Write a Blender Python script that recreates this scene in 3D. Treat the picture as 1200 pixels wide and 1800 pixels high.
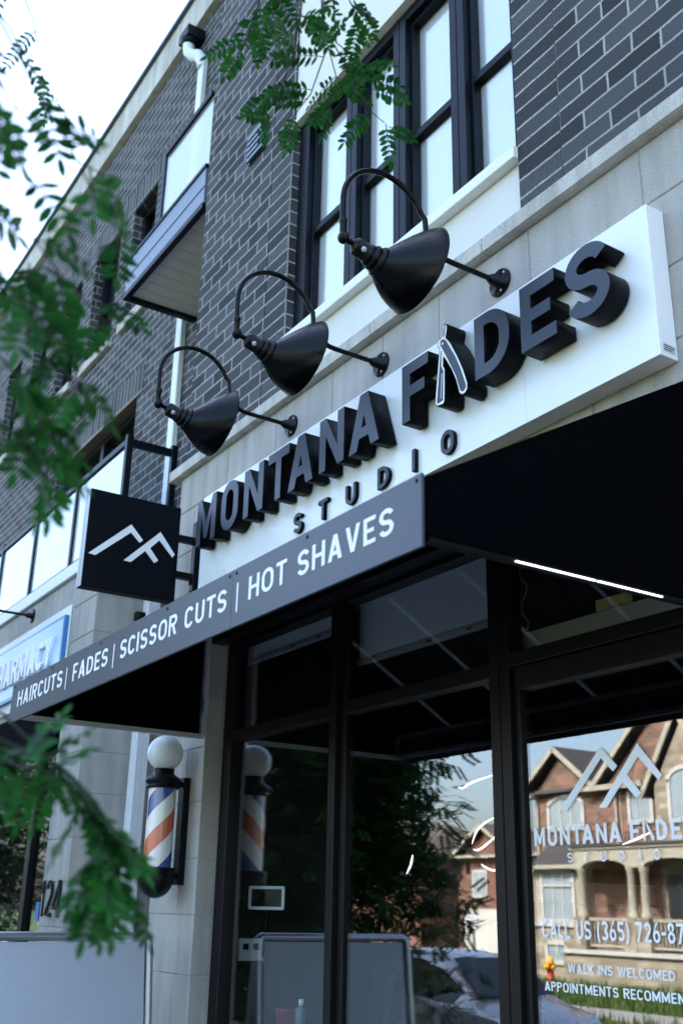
import bpy, bmesh, math, random
from math import sin, cos, pi, radians
from mathutils import Vector, Matrix

for o in list(bpy.data.objects):
    bpy.data.objects.remove(o, do_unlink=True)
SC = bpy.context.scene
COL = SC.collection
random.seed(7)

# ------------------------------------------------------------------ camera
CAMLOC = Vector((0.0, -2.56, 1.6))
YAW, PITCH, ROLL = radians(57.34), radians(20.665), radians(1.162)
fwd = Vector((-sin(YAW)*cos(PITCH), cos(YAW)*cos(PITCH), sin(PITCH)))
rt = Vector((cos(YAW), sin(YAW), 0)); up = rt.cross(fwd)
rt2 = cos(ROLL)*rt + sin(ROLL)*up; up2 = -sin(ROLL)*rt + cos(ROLL)*up
cam = bpy.data.cameras.new('camera')
cam.sensor_fit = 'HORIZONTAL'; cam.sensor_width = 24.0; cam.lens = 1848/1200*24
cam.clip_start = 0.05; cam.clip_end = 2000
cam.dof.use_dof = True; cam.dof.focus_distance = 4.5; cam.dof.aperture_fstop = 3.0
camo = bpy.data.objects.new('camera', cam); COL.objects.link(camo)
camo.matrix_world = Matrix(((rt2.x, up2.x, -fwd.x, CAMLOC.x), (rt2.y, up2.y, -fwd.y, CAMLOC.y), (rt2.z, up2.z, -fwd.z, CAMLOC.z), (0, 0, 0, 1)))
SC.camera = camo

# ------------------------------------------------------------------ sky and sun
SUN_EL = radians(42)
W = bpy.data.worlds.new('World'); SC.world = W; W.use_nodes = True
nt = W.node_tree
sky = nt.nodes.new('ShaderNodeTexSky'); sky.sky_type = 'NISHITA'; sky.sun_disc = False
sky.sun_elevation = SUN_EL; sky.sun_rotation = 0.0
sky.air_density = 1.0; sky.dust_density = 4.0; sky.ozone_density = 1.6
bg = nt.nodes['Background']; bg.inputs[1].default_value = 0.15
nt.links.new(sky.outputs[0], bg.inputs[0])
sun = bpy.data.lights.new('sun', 'SUN'); sun.energy = 2.4; sun.angle = radians(0.5); sun.color = (1, .97, .91)
suno = bpy.data.objects.new('sun', sun); COL.objects.link(suno)
suno.rotation_euler = (-(pi/2-SUN_EL), 0, 0)     # light travels towards -y and down
SC.view_settings.view_transform = 'Standard'; SC.view_settings.look = 'None'
SC.view_settings.exposure = 2.85; SC.view_settings.gamma = 1.0
SC.render.engine = 'CYCLES'
cy = SC.cycles
cy.use_denoising = True; cy.max_bounces = 10; cy.transparent_max_bounces = 24; cy.caustics_reflective = False; cy.caustics_refractive = False
cy.sample_clamp_indirect = 6.0

# ------------------------------------------------------------------ materials
def newmat(name):
    m = bpy.data.materials.new(name); m.use_nodes = True
    return m, m.node_tree, m.node_tree.nodes['Principled BSDF']
def N(t, kind, **kw):
    n = t.nodes.new(kind)
    for k, v in kw.items():
        if k.startswith('i_'): n.inputs[int(k[2:])].default_value = v
        else: setattr(n, k, v)
    return n
def plain(name, col, rough=.5, metal=0., spec=.5, var=.12, scale=9., bump=0., bscale=60., coat=0.):
    m, t, p = newmat(name)
    p.inputs['Roughness'].default_value = rough; p.inputs['Metallic'].default_value = metal
    p.inputs['Specular IOR Level'].default_value = spec
    if coat: p.inputs['Coat Weight'].default_value = coat
    g = N(t, 'ShaderNodeNewGeometry')
    n = N(t, 'ShaderNodeTexNoise'); n.inputs['Scale'].default_value = scale; n.inputs['Detail'].default_value = 6
    t.links.new(g.outputs['Position'], n.inputs['Vector'])
    mx = N(t, 'ShaderNodeMixRGB'); mx.inputs[1].default_value = (*[c*(1-var) for c in col], 1); mx.inputs[2].default_value = (*[min(1, c*(1+var)) for c in col], 1)
    t.links.new(n.outputs[0], mx.inputs[0]); t.links.new(mx.outputs[0], p.inputs['Base Color'])
    mr = N(t, 'ShaderNodeMapRange'); mr.inputs[3].default_value = max(.02, rough-.08); mr.inputs[4].default_value = min(1, rough+.08)
    t.links.new(n.outputs[0], mr.inputs[0]); t.links.new(mr.outputs[0], p.inputs['Roughness'])
    if bump:
        b = N(t, 'ShaderNodeBump'); b.inputs['Strength'].default_value = bump; b.inputs['Distance'].default_value = .01
        n2 = N(t, 'ShaderNodeTexNoise'); n2.inputs['Scale'].default_value = bscale; n2.inputs['Detail'].default_value = 4
        t.links.new(g.outputs['Position'], n2.inputs['Vector']); t.links.new(n2.outputs[0], b.inputs['Height']); t.links.new(b.outputs[0], p.inputs['Normal'])
    return m
def brick(name, c1, c2, mortar, bw=.262, rh=.0893, joint=.0058, offset=.5, u0=0., z0=0., swap=False, speck=.55):
    m, t, p = newmat(name)
    g = N(t, 'ShaderNodeNewGeometry'); s = N(t, 'ShaderNodeSeparateXYZ'); t.links.new(g.outputs['Position'], s.inputs[0])
    a = N(t, 'ShaderNodeMath', operation='ADD'); t.links.new(s.outputs[0], a.inputs[0]); t.links.new(s.outputs[1], a.inputs[1])
    a2 = N(t, 'ShaderNodeMath', operation='ADD'); t.links.new(a.outputs[0], a2.inputs[0]); a2.inputs[1].default_value = 100*bw - u0
    z2 = N(t, 'ShaderNodeMath', operation='ADD'); t.links.new(s.outputs[2], z2.inputs[0]); z2.inputs[1].default_value = 20*rh - z0
    c = N(t, 'ShaderNodeCombineXYZ')
    t.links.new(a2.outputs[0], c.inputs[1 if swap else 0]); t.links.new(z2.outputs[0], c.inputs[0 if swap else 1])
    # slightly wavering joints
    nz = N(t, 'ShaderNodeTexNoise'); nz.inputs['Scale'].default_value = 14; t.links.new(g.outputs['Position'], nz.inputs['Vector'])
    sub = N(t, 'ShaderNodeVectorMath', operation='SUBTRACT'); t.links.new(nz.outputs['Color'], sub.inputs[0]); sub.inputs[1].default_value = (.5, .5, .5)
    sc = N(t, 'ShaderNodeVectorMath', operation='SCALE'); t.links.new(sub.outputs[0], sc.inputs[0]); sc.inputs['Scale'].default_value = .008
    ad = N(t, 'ShaderNodeVectorMath', operation='ADD'); t.links.new(c.outputs[0], ad.inputs[0]); t.links.new(sc.outputs[0], ad.inputs[1])
    b = N(t, 'ShaderNodeTexBrick'); b.offset = offset; b.squash = 1
    b.inputs['Scale'].default_value = 1; b.inputs['Mortar Size'].default_value = joint; b.inputs['Mortar Smooth'].default_value = .15
    b.inputs['Brick Width'].default_value = bw; b.inputs['Row Height'].default_value = rh; b.inputs['Bias'].default_value = -.1
    b.inputs['Color1'].default_value = (*c1, 1); b.inputs['Color2'].default_value = (*c2, 1); b.inputs['Mortar'].default_value = (*mortar, 1)
    t.links.new(ad.outputs[0], b.inputs['Vector'])
    n1 = N(t, 'ShaderNodeTexNoise'); n1.inputs['Scale'].default_value = 170; n1.inputs['Detail'].default_value = 5; t.links.new(g.outputs['Position'], n1.inputs['Vector'])
    n2 = N(t, 'ShaderNodeTexNoise'); n2.inputs['Scale'].default_value = 2.2; n2.inputs['Detail'].default_value = 5; t.links.new(g.outputs['Position'], n2.inputs['Vector'])
    r = N(t, 'ShaderNodeMapRange'); r.inputs[1].default_value = .3; r.inputs[2].default_value = .7; r.inputs[3].default_value = 1-speck; r.inputs[4].default_value = 1+speck
    t.links.new(n1.outputs[0], r.inputs[0])
    r2 = N(t, 'ShaderNodeMapRange'); r2.inputs[1].default_value = .3; r2.inputs[2].default_value = .7; r2.inputs[3].default_value = .85; r2.inputs[4].default_value = 1.15
    t.links.new(n2.outputs[0], r2.inputs[0])
    mu = N(t, 'ShaderNodeMath', operation='MULTIPLY'); t.links.new(r.outputs[0], mu.inputs[0]); t.links.new(r2.outputs[0], mu.inputs[1])
    vm = N(t, 'ShaderNodeVectorMath', operation='SCALE'); t.links.new(b.outputs['Color'], vm.inputs[0]); t.links.new(mu.outputs[0], vm.inputs['Scale'])
    t.links.new(vm.outputs[0], p.inputs['Base Color'])
    p.inputs['Roughness'].default_value = .85
    iv = N(t, 'ShaderNodeMath', operation='MULTIPLY'); t.links.new(b.outputs['Fac'], iv.inputs[0]); iv.inputs[1].default_value = -1.
    ah = N(t, 'ShaderNodeMath', operation='MULTIPLY_ADD'); t.links.new(n1.outputs[0], ah.inputs[0]); ah.inputs[1].default_value = .25; t.links.new(iv.outputs[0], ah.inputs[2])
    bp = N(t, 'ShaderNodeBump'); bp.inputs['Strength'].default_value = .8; bp.inputs['Distance'].default_value = .006
    t.links.new(ah.outputs[0], bp.inputs['Height']); t.links.new(bp.outputs[0], p.inputs['Normal'])
    return m
def emit(name, col, s):
    m, t, p = newmat(name); p.inputs['Base Color'].default_value = (*col, 1)
    p.inputs['Emission Color'].default_value = (*col, 1); p.inputs['Emission Strength'].default_value = s
    return m
def glass(name, r0=.07, tint=(.85, .92, .95), body=0., bodycol=(.85, .9, .93), rough=0.):
    """thin architectural glass: mirror share by Schlick's law, the rest see-through (and some frosted body)"""
    m, t, p = newmat(name); t.nodes.remove(p); out = t.nodes['Material Output']
    g = N(t, 'ShaderNodeNewGeometry'); d = N(t, 'ShaderNodeVectorMath', operation='DOT_PRODUCT')
    t.links.new(g.outputs['Normal'], d.inputs[0]); t.links.new(g.outputs['Incoming'], d.inputs[1])
    ab = N(t, 'ShaderNodeMath', operation='ABSOLUTE'); t.links.new(d.outputs['Value'], ab.inputs[0])
    om = N(t, 'ShaderNodeMath', operation='SUBTRACT', i_0=1.); t.links.new(ab.outputs[0], om.inputs[1])
    pw = N(t, 'ShaderNodeMath', operation='POWER', i_1=5.); t.links.new(om.outputs[0], pw.inputs[0])
    ma = N(t, 'ShaderNodeMath', operation='MULTIPLY_ADD', i_1=1-r0, i_2=r0); t.links.new(pw.outputs[0], ma.inputs[0])
    tr = N(t, 'ShaderNodeBsdfTransparent'); tr.inputs[0].default_value = (*tint, 1)
    gl = N(t, 'ShaderNodeBsdfGlossy'); gl.inputs['Roughness'].default_value = rough; gl.inputs[0].default_value = (.97, .98, 1, 1)
    base = tr.outputs[0]
    if body:
        df = N(t, 'ShaderNodeBsdfDiffuse'); df.inputs[0].default_value = (*bodycol, 1)
        tl = N(t, 'ShaderNodeBsdfTranslucent'); tl.inputs[0].default_value = (*bodycol, 1)
        m1 = N(t, 'ShaderNodeMixShader', i_0=.4); t.links.new(df.outputs[0], m1.inputs[1]); t.links.new(tl.outputs[0], m1.inputs[2])
        m2 = N(t, 'ShaderNodeMixShader', i_0=body); t.links.new(base, m2.inputs[1]); t.links.new(m1.outputs[0], m2.inputs[2]); base = m2.outputs[0]
    mx = N(t, 'ShaderNodeMixShader'); t.links.new(ma.outputs[0], mx.inputs[0]); t.links.new(base, mx.inputs[1]); t.links.new(gl.outputs[0], mx.inputs[2])
    t.links.new(mx.outputs[0], out.inputs['Surface'])
    return m
def leafmat(name, c1, c2):
    m, t, p = newmat(name); out = t.nodes['Material Output']
    g = N(t, 'ShaderNodeNewGeometry'); n = N(t, 'ShaderNodeTexNoise'); n.inputs['Scale'].default_value = 9; t.links.new(g.outputs['Position'], n.inputs['Vector'])
    r = N(t, 'ShaderNodeMapRange'); r.inputs[1].default_value = .35; r.inputs[2].default_value = .65; t.links.new(n.outputs[0], r.inputs[0])
    ad = N(t, 'ShaderNodeMath', operation='ADD'); t.links.new(g.outputs['Random Per Island'], ad.inputs[0]); t.links.new(r.outputs[0], ad.inputs[1])
    hf = N(t, 'ShaderNodeMath', operation='MULTIPLY', i_1=.5); t.links.new(ad.outputs[0], hf.inputs[0])
    mx = N(t, 'ShaderNodeMixRGB'); mx.inputs[1].default_value = (*c1, 1); mx.inputs[2].default_value = (*c2, 1); t.links.new(hf.outputs[0], mx.inputs[0])
    t.links.new(mx.outputs[0], p.inputs['Base Color']); p.inputs['Roughness'].default_value = .45; p.inputs['Specular IOR Level'].default_value = .25
    tl = N(t, 'ShaderNodeBsdfTranslucent'); t.links.new(mx.outputs[0], tl.inputs[0])
    ms = N(t, 'ShaderNodeMixShader', i_0=.35); t.links.new(p.outputs[0], ms.inputs[1]); t.links.new(tl.outputs[0], ms.inputs[2]); t.links.new(ms.outputs[0], out.inputs['Surface'])
    return m

M = {}
BC1, BC2, MO = (.013, .0135, .0165), (.070, .068, .074), (.32, .305, .29)
Z0 = 4.29
M['brick'] = brick('grey_brick', BC1, BC2, MO, u0=-2.42, z0=Z0)
M['brick_stack'] = brick('grey_brick_quoin', BC1, BC2, MO, bw=.262, offset=0, u0=-2.676, z0=Z0)
M['brick_stack_l'] = brick('grey_brick_quoin_left', BC1, BC2, MO, bw=.262, offset=0, u0=-4.906, z0=Z0)
M['brick_b'] = brick('grey_brick_rear', BC1, BC2, MO, u0=.1, z0=Z0)
M['soldier'] = brick('grey_brick_soldier', BC1, BC2, MO, bw=.30, rh=.0893, offset=0, u0=.02, z0=8.65-.3*40, swap=True)
M['soldier_low'] = brick('grey_brick_soldier_low', BC1, BC2, MO, bw=.30, rh=.0893, offset=0, u0=.02, z0=6.15-.3*40, swap=True)
def stone(name, col, grain=.28, streak=.16):
    m = plain(name, col, .86, var=.0, bump=.6, bscale=230); t = m.node_tree; p = t.nodes['Principled BSDF']
    g = [x for x in t.nodes if x.bl_idname == 'ShaderNodeNewGeometry'][0]
    a = N(t, 'ShaderNodeTexNoise'); a.inputs['Scale'].default_value = 210; a.inputs['Detail'].default_value = 3; t.links.new(g.outputs['Position'], a.inputs['Vector'])
    mp = N(t, 'ShaderNodeVectorMath', operation='MULTIPLY'); mp.inputs[1].default_value = (11, 11, 1.3); t.links.new(g.outputs['Position'], mp.inputs[0])
    b = N(t, 'ShaderNodeTexNoise'); b.inputs['Scale'].default_value = 1; b.inputs['Detail'].default_value = 5; t.links.new(mp.outputs[0], b.inputs['Vector'])
    c = N(t, 'ShaderNodeTexNoise'); c.inputs['Scale'].default_value = 2.6; c.inputs['Detail'].default_value = 4; t.links.new(g.outputs['Position'], c.inputs['Vector'])
    def rng(n, k):
        r = N(t, 'ShaderNodeMapRange'); r.inputs[1].default_value = .32; r.inputs[2].default_value = .68; r.inputs[3].default_value = 1-k; r.inputs[4].default_value = 1+k*.7; t.links.new(n.outputs[0], r.inputs[0]); return r
    m1 = N(t, 'ShaderNodeMath', operation='MULTIPLY'); t.links.new(rng(a, grain).outputs[0], m1.inputs[0]); t.links.new(rng(b, streak).outputs[0], m1.inputs[1])
    m2 = N(t, 'ShaderNodeMath', operation='MULTIPLY'); t.links.new(m1.outputs[0], m2.inputs[0]); t.links.new(rng(c, .10).outputs[0], m2.inputs[1])
    v = N(t, 'ShaderNodeVectorMath', operation='SCALE'); v.inputs[0].default_value = col; t.links.new(m2.outputs[0], v.inputs['Scale']); t.links.new(v.outputs[0], p.inputs['Base Color'])
    return m
M['stone'] = stone('cast_stone', (.43, .405, .365))
M['stone_trim'] = stone('stone_trim', (.52, .49, .44), .22, .22)
M['mortar'] = plain('mortar', (.40, .385, .36), .95)
M['stucco'] = plain('white_stucco', (.66, .645, .60), .85, var=.04, scale=3, bump=.15, bscale=300)
M['sillwhite'] = plain('sill_white', (.76, .75, .72), .7, var=.06)
M['frame'] = plain('black_window_frame', (.004, .0055, .009), .42, spec=.16, var=.25)
M['framebrown'] = plain('dark_bronze_frame', (.0032, .003, .0034), .42, spec=.22, var=.25, scale=20)
M['bandmetal'] = plain('black_metal', (.003, .0034, .0045), .40, spec=.16, var=.3, scale=30)
M['lampblack'] = plain('lamp_black_enamel', (.0022, .0028, .004), .28, spec=.18, var=.35, scale=25, bump=.05, bscale=90)
M['coping'] = plain('dark_coping', (.05, .08, .10), .4, metal=.4)
M['fascia'] = plain('balcony_metal', (.17, .20, .25), .42, metal=.2, var=.1)
M['white_metal'] = plain('white_metal', (.74, .75, .75), .5, var=.05)
M['soffit'] = plain('soffit_board', (.66, .62, .56), .7, var=.05)
M['signwhite'] = plain('sign_panel_white', (.79, .80, .81), .30, var=.045, scale=4.5, coat=.3)
M['letterface'] = plain('letter_face_charcoal', (.036, .045, .064), .38, spec=.3, var=.08, scale=40)
M['letterside'] = plain('letter_return_black', (.0016, .0021, .0035), .45, spec=.12, var=.2, scale=30)
M['white'] = plain('white_vinyl', (.82, .83, .84), .45, var=.02)
def brushed(name, col, rough):
    m = plain(name, col, rough, metal=.3, var=.22, scale=1.); t = m.node_tree
    n = [x for x in t.nodes if x.bl_idname == 'ShaderNodeTexNoise'][0]; g = [x for x in t.nodes if x.bl_idname == 'ShaderNodeNewGeometry'][0]
    mp = N(t, 'ShaderNodeVectorMath', operation='MULTIPLY'); mp.inputs[1].default_value = (230, 230, 5); t.links.new(g.outputs['Position'], mp.inputs[0]); t.links.new(mp.outputs[0], n.inputs['Vector'])
    return m
M['valance'] = brushed('valance_brushed', (.062, .069, .084), .40)
M['fabric'] = plain('black_awning_fabric', (.0009, .0012, .0022), .9, spec=.03, var=.25, scale=400, bump=.25, bscale=900)
M['galv'] = plain('awning_tube', (.50, .52, .54), .4, metal=.4, var=.15)
M['bladeface'] = plain('blade_sign_face', (.0016, .0028, .0055), .55, spec=.10, var=.15)
M['globe'] = plain('opal_globe', (.80, .82, .80), .18, var=.02)
M['polecap'] = plain('pole_cap_black', (.002, .002, .0028), .36, spec=.2, var=.3, scale=30)
M['glass'] = glass('storefront_glass', r0=.11, tint=(.92, .94, .945))
M['shopglass'] = glass('pharmacy_glass', r0=.03, tint=(.5, .53, .55))
M['bayglass'] = glass('window_glass', r0=.20, tint=(.98, .99, 1.0))
M['darkglass'] = glass('dark_window_glass', r0=.07, tint=(.5, .55, .6))
M['railglass'] = glass('railing_glass_frosted', r0=.22, body=.85, bodycol=(.92, .94, .95))
M['balcglass'] = glass('balcony_glass', r0=.22, body=.42, bodycol=(.92, .94, .95))
M['clearglass'] = glass('clear_railing_glass', r0=.05, tint=(.9, .94, .95))
M['blind'] = plain('roller_blind', (.80, .86, .86), .9, var=.05, scale=2)
M['blindwhite'] = plain('white_blind', (.93, .93, .92), .9, var=.01)
M['blindrail'] = plain('blind_rail', (.42, .43, .43), .5)
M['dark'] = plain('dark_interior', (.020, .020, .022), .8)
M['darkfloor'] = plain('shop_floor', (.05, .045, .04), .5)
M['led'] = emit('led_strip', (1, .98, .95), .55)
M['ledsoft'] = emit('led_tube', (1, .98, .95), .55)
M['asphalt'] = plain('asphalt', (.055, .055, .058), .9, var=.2, scale=6, bump=.4, bscale=120)
M['concrete'] = plain('concrete', (.33, .32, .30), .9, var=.15, scale=4, bump=.2)
M['grassbase'] = plain('lawn_ground', (.06, .11, .025), .95, var=.5, scale=3.)
M['grass'] = leafmat('grass_blade', (.05, .11, .018), (.15, .20, .05))
M['leaf'] = leafmat('locust_leaf', (.004, .036, .010), (.026, .165, .022))
M['leaf2'] = leafmat('locust_leaf_far', (.020, .062, .018), (.06, .15, .035))
M['bark'] = plain('bark', (.07, .055, .045), .95, var=.35, scale=25, bump=.8, bscale=40)
M['twig'] = plain('twig', (.03, .035, .02), .8)
M['redbrick'] = brick('house_red_brick', (.12, .062, .045), (.33, .17, .115), (.30, .26, .22), bw=.30, rh=.11, joint=.009, speck=.3)
M['redbrick_far'] = brick('neighbour_red_brick', (.13, .048, .032), (.20, .078, .052), (.42, .34, .28), bw=.23, rh=.085, joint=.006, speck=.2)
M['fieldstone'] = brick('house_stone', (.24, .20, .145), (.50, .44, .34), (.30, .27, .22), bw=.48, rh=.17, joint=.014, speck=.25)
M['shingle'] = plain('roof_shingle', (.060, .056, .056), .95, var=.3, scale=10, bump=.5, bscale=50)
M['shingle_far'] = plain('brown_shingle', (.11, .085, .075), .95, var=.3, scale=10, bump=.5, bscale=50)
M['cream'] = plain('cream_trim', (.42, .385, .31), .7, var=.05)
M['whitetrim'] = plain('white_trim', (.56, .55, .52), .6, var=.04)
M['housepane'] = plain('house_window', (.30, .36, .40), .12, var=.35, scale=3.)
M['housedark'] = plain('house_dark_opening', (.03, .035, .04), .3)
M['silver'] = plain('silver_car_paint', (.50, .54, .60), .28, metal=.35, var=.03, coat=.8)
M['cardark'] = plain('car_glass', (.012, .016, .016), .08, var=.1)
M['tail'] = plain('tail_light', (.22, .008, .010), .15, coat=.8)
M['tyre'] = plain('tyre', (.015, .015, .015), .85)
M['rim'] = plain('rim', (.4, .4, .42), .35, metal=.8)
M['hydred'] = plain('hydrant_red', (.45, .03, .02), .5)
M['hydyel'] = plain('hydrant_yellow', (.75, .42, .02), .5)
M['boardface'] = plain('board_panel', (.50, .545, .60), .35, var=.07, scale=3.5)
M['alu'] = plain('aluminium', (.42, .44, .47), .35, metal=.75, var=.08)
M['pharmface'] = plain('pharmacy_face', (.40, .58, .84), .35, var=.18, scale=2.2)
M['pharmblue'] = plain('pharmacy_blue', (.05, .20, .45), .4)
M['yellow'] = plain('yellow_sticker', (.75, .60, .03), .5)
M['stickblue'] = plain('blue_sticker', (.08, .22, .45), .5)
M['stickred'] = plain('red_sticker', (.45, .05, .05), .5)
M['skin'] = plain('skin', (.48, .30, .22), .55)
M['tan'] = plain('tan_cap', (.45, .33, .17), .85)
M['beige'] = plain('beige_top', (.42, .36, .25), .85)
M['hair'] = plain('brown_hair', (.12, .06, .03), .6)
M['tee'] = plain('ochre_shirt', (.38, .24, .10), .85)
M['jeans'] = plain('dark_trousers', (.03, .035, .05), .85)
M['mirrorglass'] = plain('mirror', (.85, .88, .86), .03, metal=1., var=.01)
M['posterG'] = plain('olive_poster', (.16, .20, .09), .8, var=.45, scale=3.)
M['carton'] = plain('carton', (.70, .55, .20), .8, var=.3, scale=40)
M['bottle'] = plain('bottle_teal', (.10, .22, .20), .2)
M['redtub'] = plain('red_tub', (.35, .06, .05), .35)

# striped barber cylinder
def stripes():
    m, t, p = newmat('barber_stripes')
    tc = N(t, 'ShaderNodeTexCoord'); s = N(t, 'ShaderNodeSeparateXYZ'); t.links.new(tc.outputs['Object'], s.inputs[0])
    at = N(t, 'ShaderNodeMath', operation='ARCTAN2'); t.links.new(s.outputs[1], at.inputs[0]); t.links.new(s.outputs[0], at.inputs[1])
    k = N(t, 'ShaderNodeMath', operation='MULTIPLY', i_1=-1/(2*pi)); t.links.new(at.outputs[0], k.inputs[0])
    z = N(t, 'ShaderNodeMath', operation='MULTIPLY_ADD', i_1=1/.44); t.links.new(s.outputs[2], z.inputs[0]); t.links.new(k.outputs[0], z.inputs[2])
    a = N(t, 'ShaderNodeMath', operation='ADD', i_1=STRIPE_PHASE); t.links.new(z.outputs[0], a.inputs[0])
    f = N(t, 'ShaderNodeMath', operation='FRACT'); t.links.new(a.outputs[0], f.inputs[0])
    r = N(t, 'ShaderNodeValToRGB'); r.color_ramp.interpolation = 'CONSTANT'
    e = r.color_ramp.elements; e[0].position = 0; e[0].color = (.03, .09, .33, 1); e[1].position = .24; e[1].color = (.80, .80, .78, 1)
    x = e.new(.5); x.color = (.62, .13, .06, 1); x = e.new(.75); x.color = (.80, .80, .78, 1)
    t.links.new(f.outputs[0], r.inputs[0]); t.links.new(r.outputs[0], p.inputs['Base Color']); p.inputs['Roughness'].default_value = .12
    p.inputs['Coat Weight'].default_value = .6
    return m
STRIPE_PHASE = .80
M['stripes'] = stripes()

# ------------------------------------------------------------------ helpers
ORG = {}
def tag(o, label=None, cat=None, group=None, kind=None):
    if label: o['label'] = label
    if cat: o['category'] = cat
    if group: o['group'] = group
    if kind: o['kind'] = kind
    return o
def empty(name, loc, label, cat, group=None):
    o = bpy.data.objects.new(name, None); o.empty_display_size = .1; COL.objects.link(o); o.location = loc
    ORG[o.name] = Vector(loc); return tag(o, label, cat, group)
def children(o): return [c for c in bpy.data.objects if c.parent is o]
def copy_tree(o, parent=None):
    c = o.copy(); COL.objects.link(c)
    if parent is not None:
        c.parent = parent
    for ch in children(o): copy_tree(ch, c)
    return c
def link(name, me, mat, parent=None, loc=None):
    """mesh in world coordinates -> object under parent"""
    o = bpy.data.objects.new(name, me); COL.objects.link(o)
    if parent is not None:
        org = ORG[parent.name]
        o.parent = parent
        me.transform(Matrix.Translation(-org)); ORG[o.name] = org
    elif loc is not None:
        me.transform(Matrix.Translation(-Vector(loc))); o.location = loc; ORG[o.name] = Vector(loc)
    else: ORG[o.name] = Vector((0, 0, 0))
    mats = mat if isinstance(mat, (list, tuple)) else [mat]
    if len(me.materials): me.materials.clear()
    for m in mats: me.materials.append(M[m] if isinstance(m, str) else m)
    return o
class MB:
    def __init__(s): s.v = []; s.f = []; s.mi = []; s.sm = []
    def add(s, vs, fs, mi=0, smooth=False):
        n = len(s.v); s.v += [tuple(x) for x in vs]
        for f in fs: s.f.append(tuple(i+n for i in f)); s.mi.append(mi); s.sm.append(smooth)
        return s
    def box(s, x0, x1, y0, y1, z0, z1, mi=0):
        return s.add([(x0,y0,z0),(x1,y0,z0),(x1,y1,z0),(x0,y1,z0),(x0,y0,z1),(x1,y0,z1),(x1,y1,z1),(x0,y1,z1)],
                     [(3,2,1,0),(4,5,6,7),(0,1,5,4),(1,2,6,5),(2,3,7,6),(3,0,4,7)], mi)
    def quad(s, a, b, c, d, mi=0): return s.add([a, b, c, d], [(0,1,2,3)], mi)
    def prism(s, pts, axis, a, b, mi=0):
        """polygon pts (2-D) extruded along axis from a to b"""
        def P(p, t):
            return {'x': (t, p[0], p[1]), 'y': (p[0], t, p[1]), 'z': (p[0], p[1], t)}[axis]
        n = len(pts); vs = [P(p, a) for p in pts]+[P(p, b) for p in pts]
        return s.add(vs, [tuple(range(n))[::-1], tuple(range(n, 2*n))]+[(i, (i+1) % n, n+(i+1) % n, n+i) for i in range(n)], mi)
    def tube(s, pts, r, k=12, mi=0, caps=True):
        pts = [Vector(p) for p in pts]; n = len(pts); rr = r if isinstance(r, (list, tuple)) else [r]*n
        T = [(pts[min(i+1, n-1)]-pts[max(i-1, 0)]).normalized() for i in range(n)]
        a = Vector((0, 0, 1)) if abs(T[0].z) < .9 else Vector((1, 0, 0))
        u = T[0].cross(a).normalized(); vs = []
        for i in range(n):
            u = (u - T[i]*u.dot(T[i])).normalized(); w = T[i].cross(u)
            vs += [pts[i]+rr[i]*(cos(2*pi*j/k)*u+sin(2*pi*j/k)*w) for j in range(k)]
        fs = [(i*k+j, i*k+(j+1) % k, (i+1)*k+(j+1) % k, (i+1)*k+j) for i in range(n-1) for j in range(k)]
        s.add(vs, fs, mi, True)
        if caps:
            s.add(vs[:k], [tuple(range(k))[::-1]], mi); s.add(vs[-k:], [tuple(range(k))], mi)
        return s
    def bar(s, a, b, w, h, mi=0, upv=(0, 0, 1)):
        a = Vector(a); b = Vector(b); d = (b-a).normalized(); u = d.cross(Vector(upv)).normalized(); v = u.cross(d)
        vs = [p+sx*u*w/2+sz*v*h/2 for p in (a, b) for sx, sz in ((-1,-1),(1,-1),(1,1),(-1,1))]
        return s.add(vs, [(3,2,1,0),(4,5,6,7),(0,1,5,4),(1,2,6,5),(2,3,7,6),(3,0,4,7)], mi)
    def lathe(s, prof, origin, axis=(0, 0, 1), k=32, mi=0):
        o = Vector(origin); ax = Vector(axis).normalized(); t = Vector((1, 0, 0)) if abs(ax.x) < .9 else Vector((0, 1, 0))
        u = ax.cross(t).normalized(); w = ax.cross(u); n = len(prof); vs = []
        for r, h in prof: vs += [o+ax*h+r*(cos(2*pi*j/k)*u+sin(2*pi*j/k)*w) for j in range(k)]
        fs = [(i*k+j, i*k+(j+1) % k, (i+1)*k+(j+1) % k, (i+1)*k+j) for i in range(n-1) for j in range(k)]
        return s.add(vs, fs, mi, True)
    def mesh(s, name):
        me = bpy.data.meshes.new(name); me.from_pydata(s.v, [], s.f); me.polygons.foreach_set('material_index', s.mi); me.polygons.foreach_set('use_smooth', s.sm); me.update()
        return me
    def build(s, name, mat, parent=None, loc=None, bevel=0., seg=1, fixn=True):
        me = s.mesh(name)
        if fixn or bevel:
            bm = bmesh.new(); bm.from_mesh(me)
            if bevel:
                bmesh.ops.bevel(bm, geom=list(bm.edges), offset=bevel, segments=seg, affect='EDGES', profile=.7)
            bmesh.ops.recalc_face_normals(bm, faces=bm.faces)
            bm.to_mesh(me); bm.free()
        return link(name, me, mat, parent, loc)

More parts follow.
